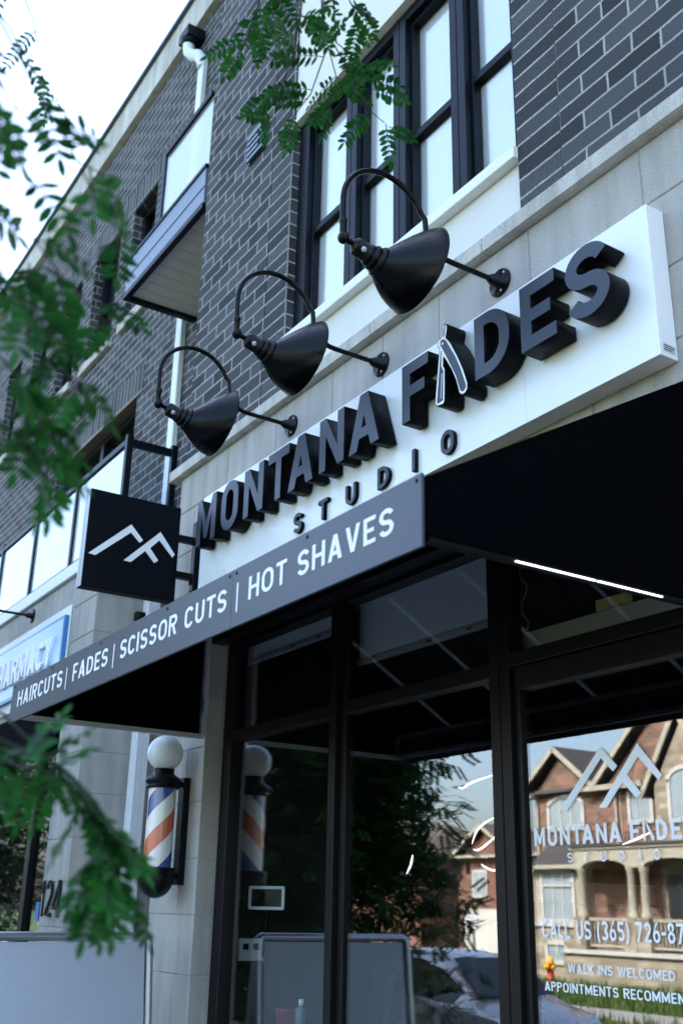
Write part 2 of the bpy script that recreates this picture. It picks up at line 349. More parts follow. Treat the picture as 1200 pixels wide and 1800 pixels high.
# --- 2-D shapes (letters, emblems): even-odd filled, extruded, put in a frame
class Frame2:
    def __init__(s, o, u, v, n): s.o = Vector(o); s.u = Vector(u); s.v = Vector(v); s.n = Vector(n)
    def mat(s): return Matrix(((s.u.x, s.v.x, s.n.x, s.o.x), (s.u.y, s.v.y, s.n.y, s.o.y), (s.u.z, s.v.z, s.n.z, s.o.z), (0, 0, 0, 1)))
def wallframe(y): return Frame2((0, y, 0), (1, 0, 0), (0, 0, 1), (0, -1, 0))     # u=x, v=z, out of the wall = -y
def eval_curve(cu):
    ob = bpy.data.objects.new('tmp_shape', cu); COL.objects.link(ob)
    dg = bpy.context.evaluated_depsgraph_get(); me = bpy.data.meshes.new_from_object(ob.evaluated_get(dg)); bpy.data.objects.remove(ob); bpy.data.curves.remove(cu)
    return me
def shape_mesh(polys, depth, bevel=0.):
    cu = bpy.data.curves.new('shape', 'CURVE'); cu.dimensions = '2D'; cu.fill_mode = 'BOTH'; cu.extrude = depth/2; cu.bevel_depth = bevel; cu.bevel_resolution = 1
    cu.offset = -bevel
    for p in polys:
        sp = cu.splines.new('POLY'); sp.points.add(len(p)-1); sp.use_cyclic_u = True
        for i, q in enumerate(p): sp.points[i].co = (q[0], q[1], 0, 1)
    me = eval_curve(cu); me.transform(Matrix.Translation((0, 0, depth/2+bevel)))
    return me
def split_face(me, zmin):
    """material 0 = front face, 1 = everything else"""
    for p in me.polygons: p.material_index = 0 if (p.normal.z > .5 and p.center.z > zmin) else 1
def put(me, fr, name, mat, parent): 
    me.transform(fr.mat()); return link(name, me, mat, parent)
def text_mesh(body, x0, x1, z0, z1, depth=.001, bold=.0, spacing=1.):
    cu = bpy.data.curves.new('txt', 'FONT'); cu.body = body; cu.size = 1; cu.extrude = 0; cu.offset = bold; cu.space_character = spacing; cu.fill_mode = 'FRONT'
    cu.resolution_u = 6
    me = eval_curve(cu)
    xs = [v.co.x for v in me.vertices]; ys = [v.co.y for v in me.vertices]
    sx = (x1-x0)/(max(xs)-min(xs)); sy = (z1-z0)/(max(ys)-min(ys))
    for v in me.vertices: v.co = ((v.co.x-min(xs))*sx+x0, (v.co.y-min(ys))*sy+z0, 0)
    bm = bmesh.new(); bm.from_mesh(me)
    r = bmesh.ops.extrude_face_region(bm, geom=list(bm.faces))
    bmesh.ops.translate(bm, vec=(0, 0, depth), verts=[g for g in r['geom'] if isinstance(g, bmesh.types.BMVert)])
    bmesh.ops.recalc_face_normals(bm, faces=bm.faces); bm.to_mesh(me); bm.free()
    return me
def arc(cx, cy, rx, ry, a0, a1, n=14): return [(cx+rx*cos(radians(a0+(a1-a0)*i/n)), cy+ry*sin(radians(a0+(a1-a0)*i/n))) for i in range(n+1)]
def rrect(x0, y0, x1, y1, r, ry=None):
    ry = ry or r
    return arc(x1-r, y1-ry, r, ry, 0, 90)+arc(x0+r, y1-ry, r, ry, 90, 180)+arc(x0+r, y0+ry, r, ry, 180, 270)+arc(x1-r, y0+ry, r, ry, 270, 360)
def stroke(c, s):
    L, R = [], []
    for i, p in enumerate(c):
        a = c[max(i-1,0)]; b = c[min(i+1,len(c)-1)]; dx, dy = b[0]-a[0], b[1]-a[1]; l = math.hypot(dx,dy); nx, ny = -dy/l, dx/l
        f = 1.
        if 0 < i < len(c)-1:
            d1 = Vector((p[0]-a[0],p[1]-a[1])).normalized(); d2 = Vector((b[0]-p[0],b[1]-p[1])).normalized(); f = min(1/max(.4, math.sqrt((1+d1.dot(d2))/2)), 1.6)
        L.append((p[0]+nx*s/2*f, p[1]+ny*s/2*f)); R.append((p[0]-nx*s/2*f, p[1]-ny*s/2*f))
    return L+R[::-1]
def glyph(ch, w, s):
    """DIN-like capitals, cap height 1, advance width w, stroke s"""
    if ch == 'I': return [[(0,0),(w,0),(w,1),(0,1)]]
    if ch == 'T': return [[(w/2-s/2,0),(w/2+s/2,0),(w/2+s/2,1-s*.95),(w,1-s*.95),(w,1),(0,1),(0,1-s*.95),(w/2-s/2,1-s*.95)]]
    if ch == 'F': return [[(0,0),(s,0),(s,.41),(w*.86,.41),(w*.86,.41+s*.92),(s,.41+s*.92),(s,1-s*.95),(w,1-s*.95),(w,1),(0,1)]]
    if ch == 'E': return [[(0,0),(w,0),(w,s*.95),(s,s*.95),(s,.5-s*.46),(w*.86,.5-s*.46),(w*.86,.5+s*.46),(s,.5+s*.46),(s,1-s*.95),(w,1-s*.95),(w,1),(0,1)]]
    if ch == 'N': return [[(0,0),(0,1),(s*.95,1),(w-s,.36),(w-s,1),(w,1),(w,0),(w-s*.95,0),(s,.64),(s,0)]]
    if ch == 'M':
        c = w/2; return [[(0,0),(0,1),(s*.9,1),(c,.44),(w-s*.9,1),(w,1),(w,0),(w-s,0),(w-s,.62),(c+s*.36,.10),(c-s*.36,.10),(s,.62),(s,0)]]
    if ch == 'A':
        a = s*1.12; k = w/2-a/2; xi = lambda z: k*z+a*1.04; zb, zt = .20, .20+s*.9; ztop = (w/2-a*1.04)/k
        return [[(0,0),(k,1),(w-k,1),(w,0),(w-a*1.04,0),(w-xi(zb),zb),(xi(zb),zb),(a*1.04,0)], [(xi(zt),zt),(w/2,ztop),(w-xi(zt),zt)]]
    if ch == 'O': return [rrect(0,0,w,1,w/2*.98,w/2*.98), rrect(s,s*.95,w-s,1-s*.95,(w/2-s)*.96,(w/2-s)*1.1)]
    if ch == 'D':
        r = w*.62; return [[(0,0)]+arc(w-r,r,r,r,-90,0)+arc(w-r,1-r,r,r,0,90)+[(0,1)], [(s,s*.95)]+arc(w-r,r,r-s,r-s*.95,-90,0)+arc(w-r,1-r,r-s,r-s*.95,0,90)+[(s,1-s*.95)]]
    if ch == 'U':
        r = w/2; return [[(0,1)]+arc(r,r,r,r,180,360,24)+[(w,1),(w-s,1)]+arc(r,r,r-s,r-s,360,180,24)+[(s,1)]]
    if ch == 'H': return [[(0,0),(s,0),(s,.5-s*.46),(w-s,.5-s*.46),(w-s,0),(w,0),(w,1),(w-s,1),(w-s,.5+s*.46),(s,.5+s*.46),(s,1),(0,1)]]
    if ch == 'L': return [[(0,0),(w,0),(w,s*.95),(s,s*.95),(s,1),(0,1)]]
    if ch == '-': return [[(0,.38),(w,.38),(w,.38+s),(0,.38+s)]]
    if ch == '1': return [[(w/2-s/2+w*.12,0),(w/2+s/2+w*.12,0),(w/2+s/2+w*.12,1),(w/2-s*.3+w*.12,1),(0,.78),(0,.64),(w/2-s/2+w*.12,.80)]]
    if ch == '4': a = s*.95; return [[(w*.66,0),(w*.66+a,0),(w*.66+a,.20),(w,.20),(w,.20+a),(w*.66+a,.20+a),(w*.66+a,1),(w*.66-a*.1,1),(0,.20+a),(0,.20),(w*.66,.20)], [(a*1.1,.20+a),(w*.66,.20+a),(w*.66,.80)]]
    if ch == '7': return [[(0,1),(w,1),(w,1-s),(w*.42,0),(w*.42-s*1.06,0),(w-s*1.2,1-s*.95),(0,1-s*.95)]]
    if ch == 'V': a = s*1.1; return [[(0,1),(a,1),(w/2,a*1.6),(w-a,1),(w,1),(w/2+a/2,0),(w/2-a/2,0)]]
    if ch == 'W':
        a = s*.95; q = w*.27; return [[(0,1),(a,1),(q+a*.05,.30),(w/2-a*.45,1),(w/2+a*.45,1),(w-q-a*.05,.30),(w-a,1),(w,1),(w-q+a*.45,0),(w-q-a*.45,0),(w/2,.70),(q+a*.45,0),(q-a*.45,0)]]
    if ch == 'K': a = s*1.15; return [[(0,0),(s,0),(s,.30),(s+w*.14,.44),(w-a,0),(w,0),(s+w*.36,.60),(w*.97,1),(w*.97-a,1),(s,.52),(s,1),(0,1)]]
    if ch == 'Y': a = s*1.1; return [[(w/2-s/2,0),(w/2+s/2,0),(w/2+s/2,.42),(w,1),(w-a,1),(w/2,.58),(a,1),(0,1),(w/2-s/2,.42)]]
    if ch in 'PR':
        r = .28; y0_ = .44; pts = [(0,0),(s,0),(s,y0_)]
        if ch == 'R': pts += [(w*.42,y0_),(w-s*1.15,0),(w,0),(w*.42+s*1.05,y0_+.01)]
        rx = min(w*.5,r); pts += arc(w-rx,(1+y0_)/2,rx,(1-y0_)/2,-90 if ch == 'P' else -70,90,18)+[(0,1)]
        return [pts, [(s,y0_+s*.92)]+arc(w-rx,(1+y0_)/2,rx-s,(1-y0_)/2-s*.92,-90,90,16)+[(s,1-s*.92)]]
    if ch == 'C':
        r = w/2; o_ = arc(r,r*1.0,r,r,-22,-180,16)[::1]; 
        out = arc(r,1-r,r,r,22,180,16)+arc(r,r,r,r,180,338,16); inn = arc(r,r,r-s,r-s,338,180,16)+arc(r,1-r,r-s,r-s,180,22,16)
        return [out+inn]
    if ch in '()':
        out = arc(w*1.25,.42,w*1.25,.68,125,235,14); inn = arc(w*1.25+s*.8,.42,w*1.25-s*.1,.66,233,127,14)
        p = out+inn; return [p if ch == '(' else [(w-a,b) for a,b in p][::-1]]
    if ch == '8': return [rrect(0,0,w,.56,w/2*.98,.279)[0:15]+[(w*.86,.52),(w*.86,.53)][:0]+rrect(0,0,w,.56,w/2*.98,.279)[15:], rrect(s,s*.92,w-s,.56-s*.85,(w/2-s)*.96,(.28-s*.9)*.98), rrect(w*.06,.561,w*.94,1,w*.43,.218), rrect(w*.06+s,.56+s*.12,w*.94-s,1-s*.92,(w*.44-s)*.96,(.2195-s*.52)*.98)]
    if ch == '6': return [rrect(0,0,w,.62,w/2*.98,.30), rrect(s,s*.92,w-s,.62-s*.92,(w/2-s)*.96,(.31-s*.92)*.97), [(0,.30),(w*.02,.42),(w*.50,1),(w*.50+s*1.05,1),(w*.30,.622),(s*.3,.42)]]
    if ch in '235S' and ch != 'S':
        if ch == '3': c = arc(w/2,.745,(w-s)/2,.255-s/2,155,-60,16)+arc(w/2,.275,(w-s)/2,.275-s/2,62,-155,18)
        elif ch == '5': c = [(w*.92,1-s/2),(s*.75,1-s/2),(s*.62,.55)]+arc(w/2,.32,(w-s)/2,.32-s/2,118,-150,20)
        else: c = arc(w/2,.70,(w-s)/2,.30-s/2,160,-28,14)+[(s*.6,s/2),(w,s/2)]
        return [stroke(c, s)]
    if ch == 'S':
        ry = (1-s)/4; rx = (w-s)/2; c = arc(w/2,1-s/2-ry,rx,ry,18,270,22)+arc(w/2,s/2+ry,rx,ry,90,-162,22)[1:]
        L, R = [], []
        for i, p in enumerate(c):
            a = c[max(i-1,0)]; b = c[min(i+1,len(c)-1)]; dx, dy = b[0]-a[0], b[1]-a[1]; l = math.hypot(dx,dy); nx, ny = -dy/l, dx/l
            L.append((p[0]+nx*s/2, p[1]+ny*s/2)); R.append((p[0]-nx*s/2, p[1]-ny*s/2))
        return [L+R[::-1]]
def place_glyph(ch, x0, x1, z0, z1, stroke):
    h = z1-z0; g = glyph(ch, (x1-x0)/h, stroke/h)
    return [[(x0+p[0]*h, z0+p[1]*h) for p in poly] for poly in g]

WID = dict(I=.0, M=.86, W=1.0, A=.72, V=.70, T=.62, E=.56, F=.53, L=.53, S=.64, P=.62, R=.66, K=.68, Y=.68, H=.68, N=.70, U=.66, D=.68, C=.66, O=.72)
def line_mesh(body, x0, x1, z0, z1, depth, weight=.17, sp=.15):
    """one line of capitals drawn with the glyphs above, fitted between x0 and x1"""
    def w_(c): return .30 if c == ' ' else weight if c in 'I|' else .26 if c in '()' else .34 if c == '-' else WID.get(c, .60)
    tot = sum(w_(c) for c in body)+sp*(len(body)-1); h = z1-z0; kx = (x1-x0)/tot/h; x = 0.; out = None
    me_all = bmesh.new()
    for c in body:
        if c != ' ':
            groups = [glyph(c, w_(c), weight)]
            if c == '6': groups = [[groups[0][2]], groups[0][:2]]
            if c == '8': groups = [groups[0][2:], groups[0][:2]]
            for gi, gp in enumerate(groups):
                me = shape_mesh([[(x0+(x+p[0])*h*kx, z0+p[1]*h) for p in poly] for poly in gp], depth*(1-.25*(gi if len(groups) > 1 else 0)))
                me_all.from_mesh(me); bpy.data.meshes.remove(me)
        x += w_(c)+sp
    me = bpy.data.meshes.new('line'); me_all.to_mesh(me); me_all.free(); return me
# stone courses as real bevelled blocks with recessed joints
def blocks(xs, zs, y0, y1, stagger=None, gap=.006, holes=()):
    """one bmesh of blocks; xs per course (list of lists) or shared"""
    b = MB()
    for k in range(len(zs)-1):
        X = xs[k % len(xs)] if isinstance(xs[0], (list, tuple)) else xs
        for i in range(len(X)-1):
            b.box(X[i]+gap/2, X[i+1]-gap/2, y0, y1, zs[k]+gap/2, zs[k+1]-gap/2)
    return b

# ------------------------------------------------------------------ ground (far side of the street is seen in the glass)
RZ = -.40
g = MB(); g.quad((-260,-260,RZ-.03),(260,-260,RZ-.03),(260,260,RZ-.03),(-260,260,RZ-.03))
tag(g.build('ground', 'grassbase'), kind='structure')
r_ = MB(); r_.quad((-200,-11.0,RZ),(200,-11.0,RZ),(200,-3.62,RZ),(-200,-3.62,RZ)); tag(r_.build('road', 'asphalt'), kind='structure')
s_ = MB(); s_.prism([(-3.6,RZ-.02),(7,RZ-.02),(7,0),(.02,0),(-3.45,-.24),(-3.6,-.25)], 'x', -200, 60); tag(s_.build('sidewalk', 'concrete'), kind='structure')
f_ = MB(); f_.prism([(-11.25,RZ-.02),(-11.02,RZ-.02),(-11.02,RZ+.08),(-11.25,RZ+.08)], 'x', -200, 60); f_.box(-200,60,-16.2,-14.6,RZ-.03,RZ+.012)
tag(f_.build('far_sidewalk', 'concrete'), kind='structure')
gm = MB()
for i in range(9000):
    x = random.uniform(-36,-13); y = random.uniform(-22.5,-11.4)
    if -16.3 < y < -14.5 and random.random() < .93: continue
    h = random.uniform(.10,.26); a = random.uniform(0,2*pi); dx, dy = .03*cos(a), .03*sin(a); l = random.uniform(-.08,.08)
    gm.add([(x-dx,y-dy,RZ-.03),(x+dx,y+dy,RZ-.03),(x+l,y+l*.5,RZ+h)], [(0,1,2)])
tag(gm.build('grass', 'grass', fixn=False), 'short green grass of the lawn across the street', 'grass', kind='stuff')

# ------------------------------------------------------------------ the building
BLD = empty('commercial_building', (-5, 0, 0), 'dark grey brick and pale stone shop building with white framed bay window and balconies', 'building')
def P(mb, name, mat, parent=BLD, **kw): return mb.build(name, mat, parent, **kw)
# stone front above the shop window
vj = [-5.94,-5.27,-4.69,-4.106,-3.655,-3.22,-2.632,-2.046,-1.45,-.86,-.27,.32,.91,1.5,2.1,2.7,3.3]
vj2 = [-5.94,-5.70,-4.95,-4.4,-3.85,-3.4,-2.9,-2.35,-1.75,-1.15,-.55,.05,.6,1.2,1.8,2.4,3.3]
P(blocks([vj2,vj,vj2,vj], [3.02,3.38,3.66,3.952,4.205], 0, .25), 'stone_front', 'stone', bevel=.004)
m = MB(); m.box(-5.935,3.3,.006,.30,3.03,4.21); P(m, 'mortar_bed', 'mortar')
# pillar with the barber pole, and the far pillar (outside the picture to the right)
zp = [-.05,.36,.67,.96,1.257,1.55,1.832,2.126,2.42,2.71,3.02]
P(blocks([[-5.93,-5.34],[-5.93,-5.55,-5.34]], zp, 0, .185), 'stone_pillar', 'stone', bevel=.004)
m = MB(); m.box(-5.922,-5.347,.007,.18,-.05,3.02); m.box(-5.94,-5.42,.19,.66,-.05,3.02); P(m, 'mortar_bed', 'mortar')
P(blocks([[-.9,-.1],[-.9,-.5,-.1]], zp, 0, .62), 'stone_pillar', 'stone', bevel=.004)
# ledge
for a, b in ((-6.045,-4.53),(-4.53,-3.703),(-3.703,-2.866),(-2.866,-1.45),(-1.45,.2),(.2,3.3)):
    m = MB(); m.prism([(-.045,4.212),(-.045,4.278),(-.035,4.291),(.16,4.297),(.16,4.208),(-.03,4.208)], 'x', a+.0025, b-.0025)
    P(m, 'stone_ledge', 'stone_trim')
# brick piers
m = MB(); m.box(-5.89,-4.902,.0,.66,4.293,10.0); P(m, 'brick_pier', 'brick')
m = MB(); m.box(-4.898,-4.65,.003,.66,4.293,10.0); P(m, 'brick_pier', 'brick_stack_l')
m = MB(); m.box(-2.67,-2.424,.003,.66,4.293,10.0); P(m, 'brick_pier', 'brick_stack')
m = MB(); m.box(-2.416,3.3,.0,.66,4.293,10.0); P(m, 'brick_pier', 'brick')
m = MB(); m.box(-2.425,-2.415,.010,.02,4.293,10.0); m.box(-4.903,-4.897,.010,.02,4.293,10); P(m, 'control_joint', 'mortar')
# bay window: sill, panel below, frames, panes, blinds, white spandrel above
m = MB(); m.box(-4.648,-2.672,.030,.30,4.295,4.585); P(m, 'spandrel_panel', 'stucco')
m = MB(); m.box(-4.648,-2.672,.008,.05,4.30,4.335); P(m, 'base_trim', 'sillwhite')
m = MB(); m.prism([(-.022,4.588),(-.022,4.648),(.16,4.662),(.16,4.588)], 'x', -4.648, -2.672); P(m, 'window_sill', 'sillwhite', bevel=.003)
m = MB(); m.box(-4.648,-2.672,.024,.30,6.215,10.0); P(m, 'spandrel_panel', 'stucco')
m = MB(); m.box(-4.648,-2.672,.012,.06,6.185,6.213); P(m, 'head_trim', 'soffit')
edges = [-4.65,-4.06,-3.60,-3.12,-2.67]
for i in range(4):
    a, b = edges[i], edges[i+1]; fl = .055 if i else .115; fr = .055 if i < 3 else .07
    a2 = a+.002; b2 = b-.002
    m = MB(); y0, y1 = .058, .15
    m.box(a2,a+fl,y0,y1,4.66,6.18); m.box(b-fr,b2,y0,y1,4.66,6.18); m.box(a+fl,b-fr,y0+.003,y1,4.66,4.69); m.box(a+fl,b-fr,y0+.003,y1,6.12,6.18)
    m.box(a+fl,b-fr,.10,.145,5.33,5.375)
    # inner sash step
    m.box(a+fl,a+fl+.018,.095,.145,4.69,6.12); m.box(b-fr-.018,b-fr,.095,.145,4.69,6.12); m.box(a+fl+.018,b-fr-.018,.095,.145,6.09,6.12); m.box(a+fl+.018,b-fr-.018,.095,.145,4.69,4.712)
    wf = P(m, 'bay_window', 'frame', bevel=.0025)
    p = MB(); p.box(a+fl+.01,b-fr-.01,.128,.134,4.695,6.11); link('pane', p.mesh('pane'), 'bayglass', wf)
    p = MB(); p.box(a+fl-.03,b-fr+.03,.1475,.1515,4.66,6.17); link('blind', p.mesh('blind'), 'blindwhite', wf)
m = MB(); m.box(-4.64,-2.68,.3,.34,4.3,10); P(m, 'wall_core', 'dark')
# parapet of the front part
m = MB(); m.box(-6.0,3.4,-.06,.66,10.0,10.42); P(m, 'parapet', 'stone_trim')

# rear brick wall (set back) with windows, soldier courses and sills
YB = .65
win = [(-9.27,-8.65),(-10.42,-9.65),(-11.57,-10.88),(-12.70,-12.08),(-13.85,-13.25)]+[(-15.0-1.15*i,-14.4-1.15*i) for i in range(14)]
door = [(-10.95,-8.66),(-16.3,-14.0),(-21.6,-19.3),(-27,-24.7)]
holes = [(a,b,7.22,8.63) for a,b in win]+[(a,b,4.2,6.15) for a,b in door]+[(-7.25,-6.35,6.74,8.63)]
xs = sorted({-40.,-5.89}|{h[0] for h in holes}|{h[1] for h in holes}); zs = sorted({4.03,10.02}|{h[2] for h in holes}|{h[3] for h in holes})
m = MB()
for i in range(len(xs)-1):
    for k in range(len(zs)-1):
        cx, cz = (xs[i]+xs[i+1])/2, (zs[k]+zs[k+1])/2
        if any(h[0] < cx < h[1] and h[2] < cz < h[3] for h in holes): continue
        m.quad((xs[i],YB,zs[k]),(xs[i+1],YB,zs[k]),(xs[i+1],YB,zs[k+1]),(xs[i],YB,zs[k+1]))
for a,b,c,d in holes:
    m.quad((a,YB,c),(a,YB+.22,c),(a,YB+.22,d),(a,YB,d)); m.quad((b,YB,d),(b,YB+.22,d),(b,YB+.22,c),(b,YB,c)); m.quad((a,YB,d),(a,YB+.22,d),(b,YB+.22,d),(b,YB,d)); m.quad((a,YB,c),(b,YB,c),(b,YB+.22,c),(a,YB+.22,c))
P(m, 'rear_wall', 'brick_b', fixn=False)
for a,b,c,d in holes:
    m = MB(); y0 = YB+.10
    m.box(a,a+.06,y0,y0+.09,c,d); m.box(b-.06,b,y0,y0+.09,c,d); m.box(a+.06,b-.06,y0+.002,y0+.09,d-.07,d); m.box(a+.06,b-.06,y0+.002,y0+.09,c,c+.06)
    if b-a > 1.5:
        m.box((a+b)/2-.04,(a+b)/2+.04,y0+.001,y0+.09,c+.06,d-.07)
    else: m.box(a+.06,b-.06,y0+.02,y0+.08,(c+d)/2-.02,(c+d)/2+.02)
    wf = P(m, 'window' if c > 5 and b-a < .88 else 'terrace_door', 'frame', bevel=.003)
    p = MB(); p.box(a+.05,b-.05,y0+.045,y0+.051,c+.05,d-.06); link('pane', p.mesh('pane'), 'darkglass', wf)
m = MB()
m.box(-40,-5.9,YB-.006,YB+.02,8.652,8.952); P(m, 'soldier_course', 'soldier')
M['rust'] = plain('rusty_steel', (.16,.10,.06), .8)
for a,b in door:
    m = MB(); m.box(a-.12,b+.12,YB-.006,YB+.02,6.152,6.452); P(m, 'door_lintel', 'soldier_low')
    m = MB(); m.box(a-.1,b+.1,YB-.012,YB+.1,6.132,6.149); P(m, 'lintel_angle', 'rust')
for a,b in win:
    m = MB(); m.box(a-.06,b+.06,YB-.05,YB+.12,7.12,7.225); P(m, 'window_sill', 'stone_trim', bevel=.006)
m = MB(); m.box(-40,-6.0,YB-.06,YB+.3,10.02,10.44); P(m, 'parapet', 'stone_trim')
m = MB(); m.box(-6.05,3.4,-.10,.02,10.425,10.47); m.box(-40.1,-6.05,YB-.10,YB+.3,10.445,10.49); P(m, 'coping', 'coping')
m = MB(); m.box(-40,3.4,YB+.3,9,10.2,10.3); m.box(-40,3.4,8.9,9,-.4,10.3); m.box(3.3,3.4,.3,9,-.4,10.3); m.box(-40,-39.9,.9,9,-.4,10.3); m.box(-40,-5.2,YB+.35,YB+.40,4.2,10.2); P(m, 'roof', 'dark')

# ground floor left of the barber pole: recess, stone column, pharmacy front, terrace slab
P(blocks([[-7.85,-7.34],[-7.85,-7.62,-7.34]], [-.1,.25,.56,.85,1.147,1.44,1.73,2.02,2.32,2.61,2.9,3.19,3.48,3.76,4.03], 0, .9), 'stone_column', 'stone', bevel=.004)
m = MB(); m.box(-7.842,-7.348,.007,.9,-.1,4.03); P(m, 'mortar_bed', 'mortar')
P(blocks([[-7.34,-6.9,-6.42,-5.94],[-7.34,-7.1,-6.6,-6.1,-5.94]], [-.1,.25,.56,.85,1.147,1.44,1.73,2.02,2.32,2.61,2.9,3.19,3.48,3.76,4.03], .66, .9), 'recess_wall', 'stone', bevel=.004)
cx = [-7.85-.58*i for i in range(40)][::-1]; cx2 = [-7.85-.29-.58*i for i in range(40)][::-1]+[-7.85]
P(blocks([cx,cx2,cx], [3.06,3.4,3.73,4.03], .0, .3), 'pharmacy_stone_front', 'stone', bevel=.004)
m = MB(); m.box(-31,-7.86,.007,.3,3.07,4.03); P(m, 'mortar_bed', 'mortar')
m = MB(); m.box(-31,-7.0,-.03,.66,4.036,4.145); P(m, 'terrace_slab', 'white_metal', bevel=.004)
m = MB(); m.box(-31,-7.88,-.02,.16,2.74,3.055); P(m, 'fabric_band', 'fabric')
m = MB(); m.box(-31,-7.86,.06,.14,-.1,.25)
for x in (-7.93,-8.50,-10.3,-12,-14,-16): m.box(x-.05,x+.05,.065,.15,.25,2.72)
m.box(-31,-7.98,.07,.145,1.0,1.05)
sf = P(m, 'pharmacy_storefront', 'framebrown', bevel=.003)
m = MB(); m.box(-31,-7.95,.10,.106,.2,2.74); link('pane', m.mesh('pane'), 'shopglass', sf)
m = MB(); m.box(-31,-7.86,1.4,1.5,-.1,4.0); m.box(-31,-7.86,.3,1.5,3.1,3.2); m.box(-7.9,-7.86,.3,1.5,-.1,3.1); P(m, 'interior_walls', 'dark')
# stickers on the pharmacy glass
me = MB(); me.lathe([(.001,0),(.05,0),(.05,.002),(.001,.002)], (0,0,0), (0,0,1), 28)
oval = me.mesh('sticker'); oval.transform(Matrix.Diagonal((.8,1.5,1,1))); oval.transform(Frame2((-8.05,.0975,1.60),(1,0,0),(0,0,1),(0,-1,0)).mat()); o = link('sticker', oval, 'yellow', sf); o['label'] = 'yellow oval sticker'
m = MB(); m.box(-8.10,-8.0,.0965,.099,1.46,1.515); o = m.build('sticker', 'stickblue', sf)
m = MB(); m.box(-8.25,-8.17,.0965,.099,1.47,1.60); o = m.build('sticker', 'stickblue', sf)
m = MB(); m.box(-8.17,-8.05,.0965,.099,1.335,1.455); o = m.build('sticker', 'white', sf)
m = MB(); m.box(-8.16,-8.06,.094,.0964,1.408,1.445); o2 = m.build('sticker', 'stickred', sf)
put(line_mesh('ATTENTION', -8.155, -8.065, 1.416, 1.437, .0008, .15, .15), wallframe(.0938), 'sticker_text', 'white', sf)

# the shop window of the barber shop
m = MB(); y0, y1 = .09, .17
m.box(-5.338,-5.27,.11,.17,.0,3.02); m.box(-5.27,-5.20,y0,y1,.0,3.02)                         # left jamb
m.box(-4.20,-4.145,y0-.004,y1,0,3.02); m.box(-4.145,-4.095,.113,y1,0,3.02)                     # mullion
m.box(-3.06,-3.008,y0,y1,0,3.02); m.box(-3.002,-2.95,y0,y1,0,3.02); m.box(-3.008,-3.002,y0+.006,y1,0,3.02); m.box(-2.95,-2.918,y0+.022,y1,0,2.47)
m.box(-1.02,-.9,y0,y1,0,3.02); m.box(-2.0,-1.95,y0-.01,y1,0,2.38)
m.box(-5.20,-4.20,y0+.004,y1,2.44,2.498); m.box(-4.085,-3.06,y0+.004,y1,2.44,2.498)
m.box(-2.95,-1.02,y0-.004,y1,2.462,2.515); m.box(-2.91,-1.02,y0+.008,y1,2.375,2.458)
m.box(-5.20,-4.20,y0+.004,y1,2.97,3.02); m.box(-4.085,-3.06,y0+.004,y1,2.97,3.02); m.box(-2.95,-1.02,y0+.004,y1,2.97,3.02)
m.box(-5.20,-4.20,y0+.004,y1,0,.15); m.box(-4.085,-3.06,y0+.004,y1,0,.15); m.box(-2.91,-1.02,y0+.004,y1,0,.15)
SF = P(m, 'shop_window', 'framebrown', bevel=.003)
pane = {}
for nm, (a,b,c,d) in dict(ul=(-5.20,-4.20,2.5,2.97), um=(-4.085,-3.06,2.5,2.97), ur=(-2.95,-1.02,2.515,2.97), ll=(-5.20,-4.20,.15,2.44), lm=(-4.085,-3.06,.15,2.44), lr=(-2.91,-1.02,.15,2.375)).items():
    p = MB(); p.box(a-.01,b+.01,.128,.134,c-.01,d+.01); pane[nm] = link('pane', p.mesh('pane'), 'glass', SF)
m = MB(); m.box(-5.338,-.9,-.006,-.0015,3.022,3.20); m.box(-5.336,-.9,-.006,.087,2.995,3.0195); P(m, 'head_shade_sheet', 'framebrown')  # added dark sheet standing in for the awning's shade on the stone front
# lettering on the right-hand pane (white vinyl on the outside of the glass)
DY = .1275
L1 = [(-2.7547,1.9303),(-2.7182,1.9276),(-2.5461,2.0887),(-2.4962,2.0408),(-2.4766,2.0572),(-2.5459,2.1279)]
L2 = [(-2.569,1.9289),(-2.5359,1.9269),(-2.4581,2.0035),(-2.4043,1.9488),(-2.3838,1.9638),(-2.4369,2.0258),(-2.3857,2.0785),(-2.3088,1.9969),(-2.2937,2.012),(-2.3844,2.121)]
def decal(polys): return put(shape_mesh(polys, .0006), wallframe(DY), 'window_lettering', 'white', SF)
def dtext(t, x0, x1, z0, z1, bold=.012): return put(line_mesh(t, x0, x1, z0, z1, .0006, .16, .15), wallframe(DY), 'window_lettering', 'white', SF)
decal([L1, L2])
X = dict(M=(-5.232,-4.993), O=(-4.927,-4.728), N=(-4.662,-4.45), T=(-4.402,-4.19), A=(-4.194,-3.958), N2=(-3.903,-3.69), A2=(-3.648,-3.409), F=(-3.24,-3.058), D=(-2.762,-2.563), E=(-2.50,-2.318), S=(-2.265,-2.062))
k = (-2.236+2.886)/(-2.318+5.232); DX = lambda x: -2.886+(x+5.232)*k
dl = []
for nm, (a,b) in X.items():
    c = nm[0]; e = .002 if c in 'OS' else 0
    dl += place_glyph(c, DX(a), DX(b), 1.817-e, 1.879+e, .0125)
dl += [[(DX(-3.0),1.879),(DX(-2.975),1.886),(DX(-2.955),1.876),(DX(-2.965),1.817),(DX(-3.0),1.817)], [(DX(-2.95),1.875),(DX(-2.925),1.872),(DX(-2.80),1.825),(DX(-2.815),1.817),(DX(-2.85),1.817)]]
decal(dl)
sl = []
for c, x in zip('STUDIO', (-2.728,-2.655,-2.576,-2.497,-2.412,-2.352)):
    w = .006 if c == 'I' else .024
    sl += place_glyph(c, x, x+w, 1.759, 1.791, .0055)
decal(sl)
dtext('CALL US (365) 726-87', -2.867, -2.262, 1.519, 1.577, .02)
dtext('WALK INS WELCOMED', -2.753, -2.310, 1.416, 1.444, .02)
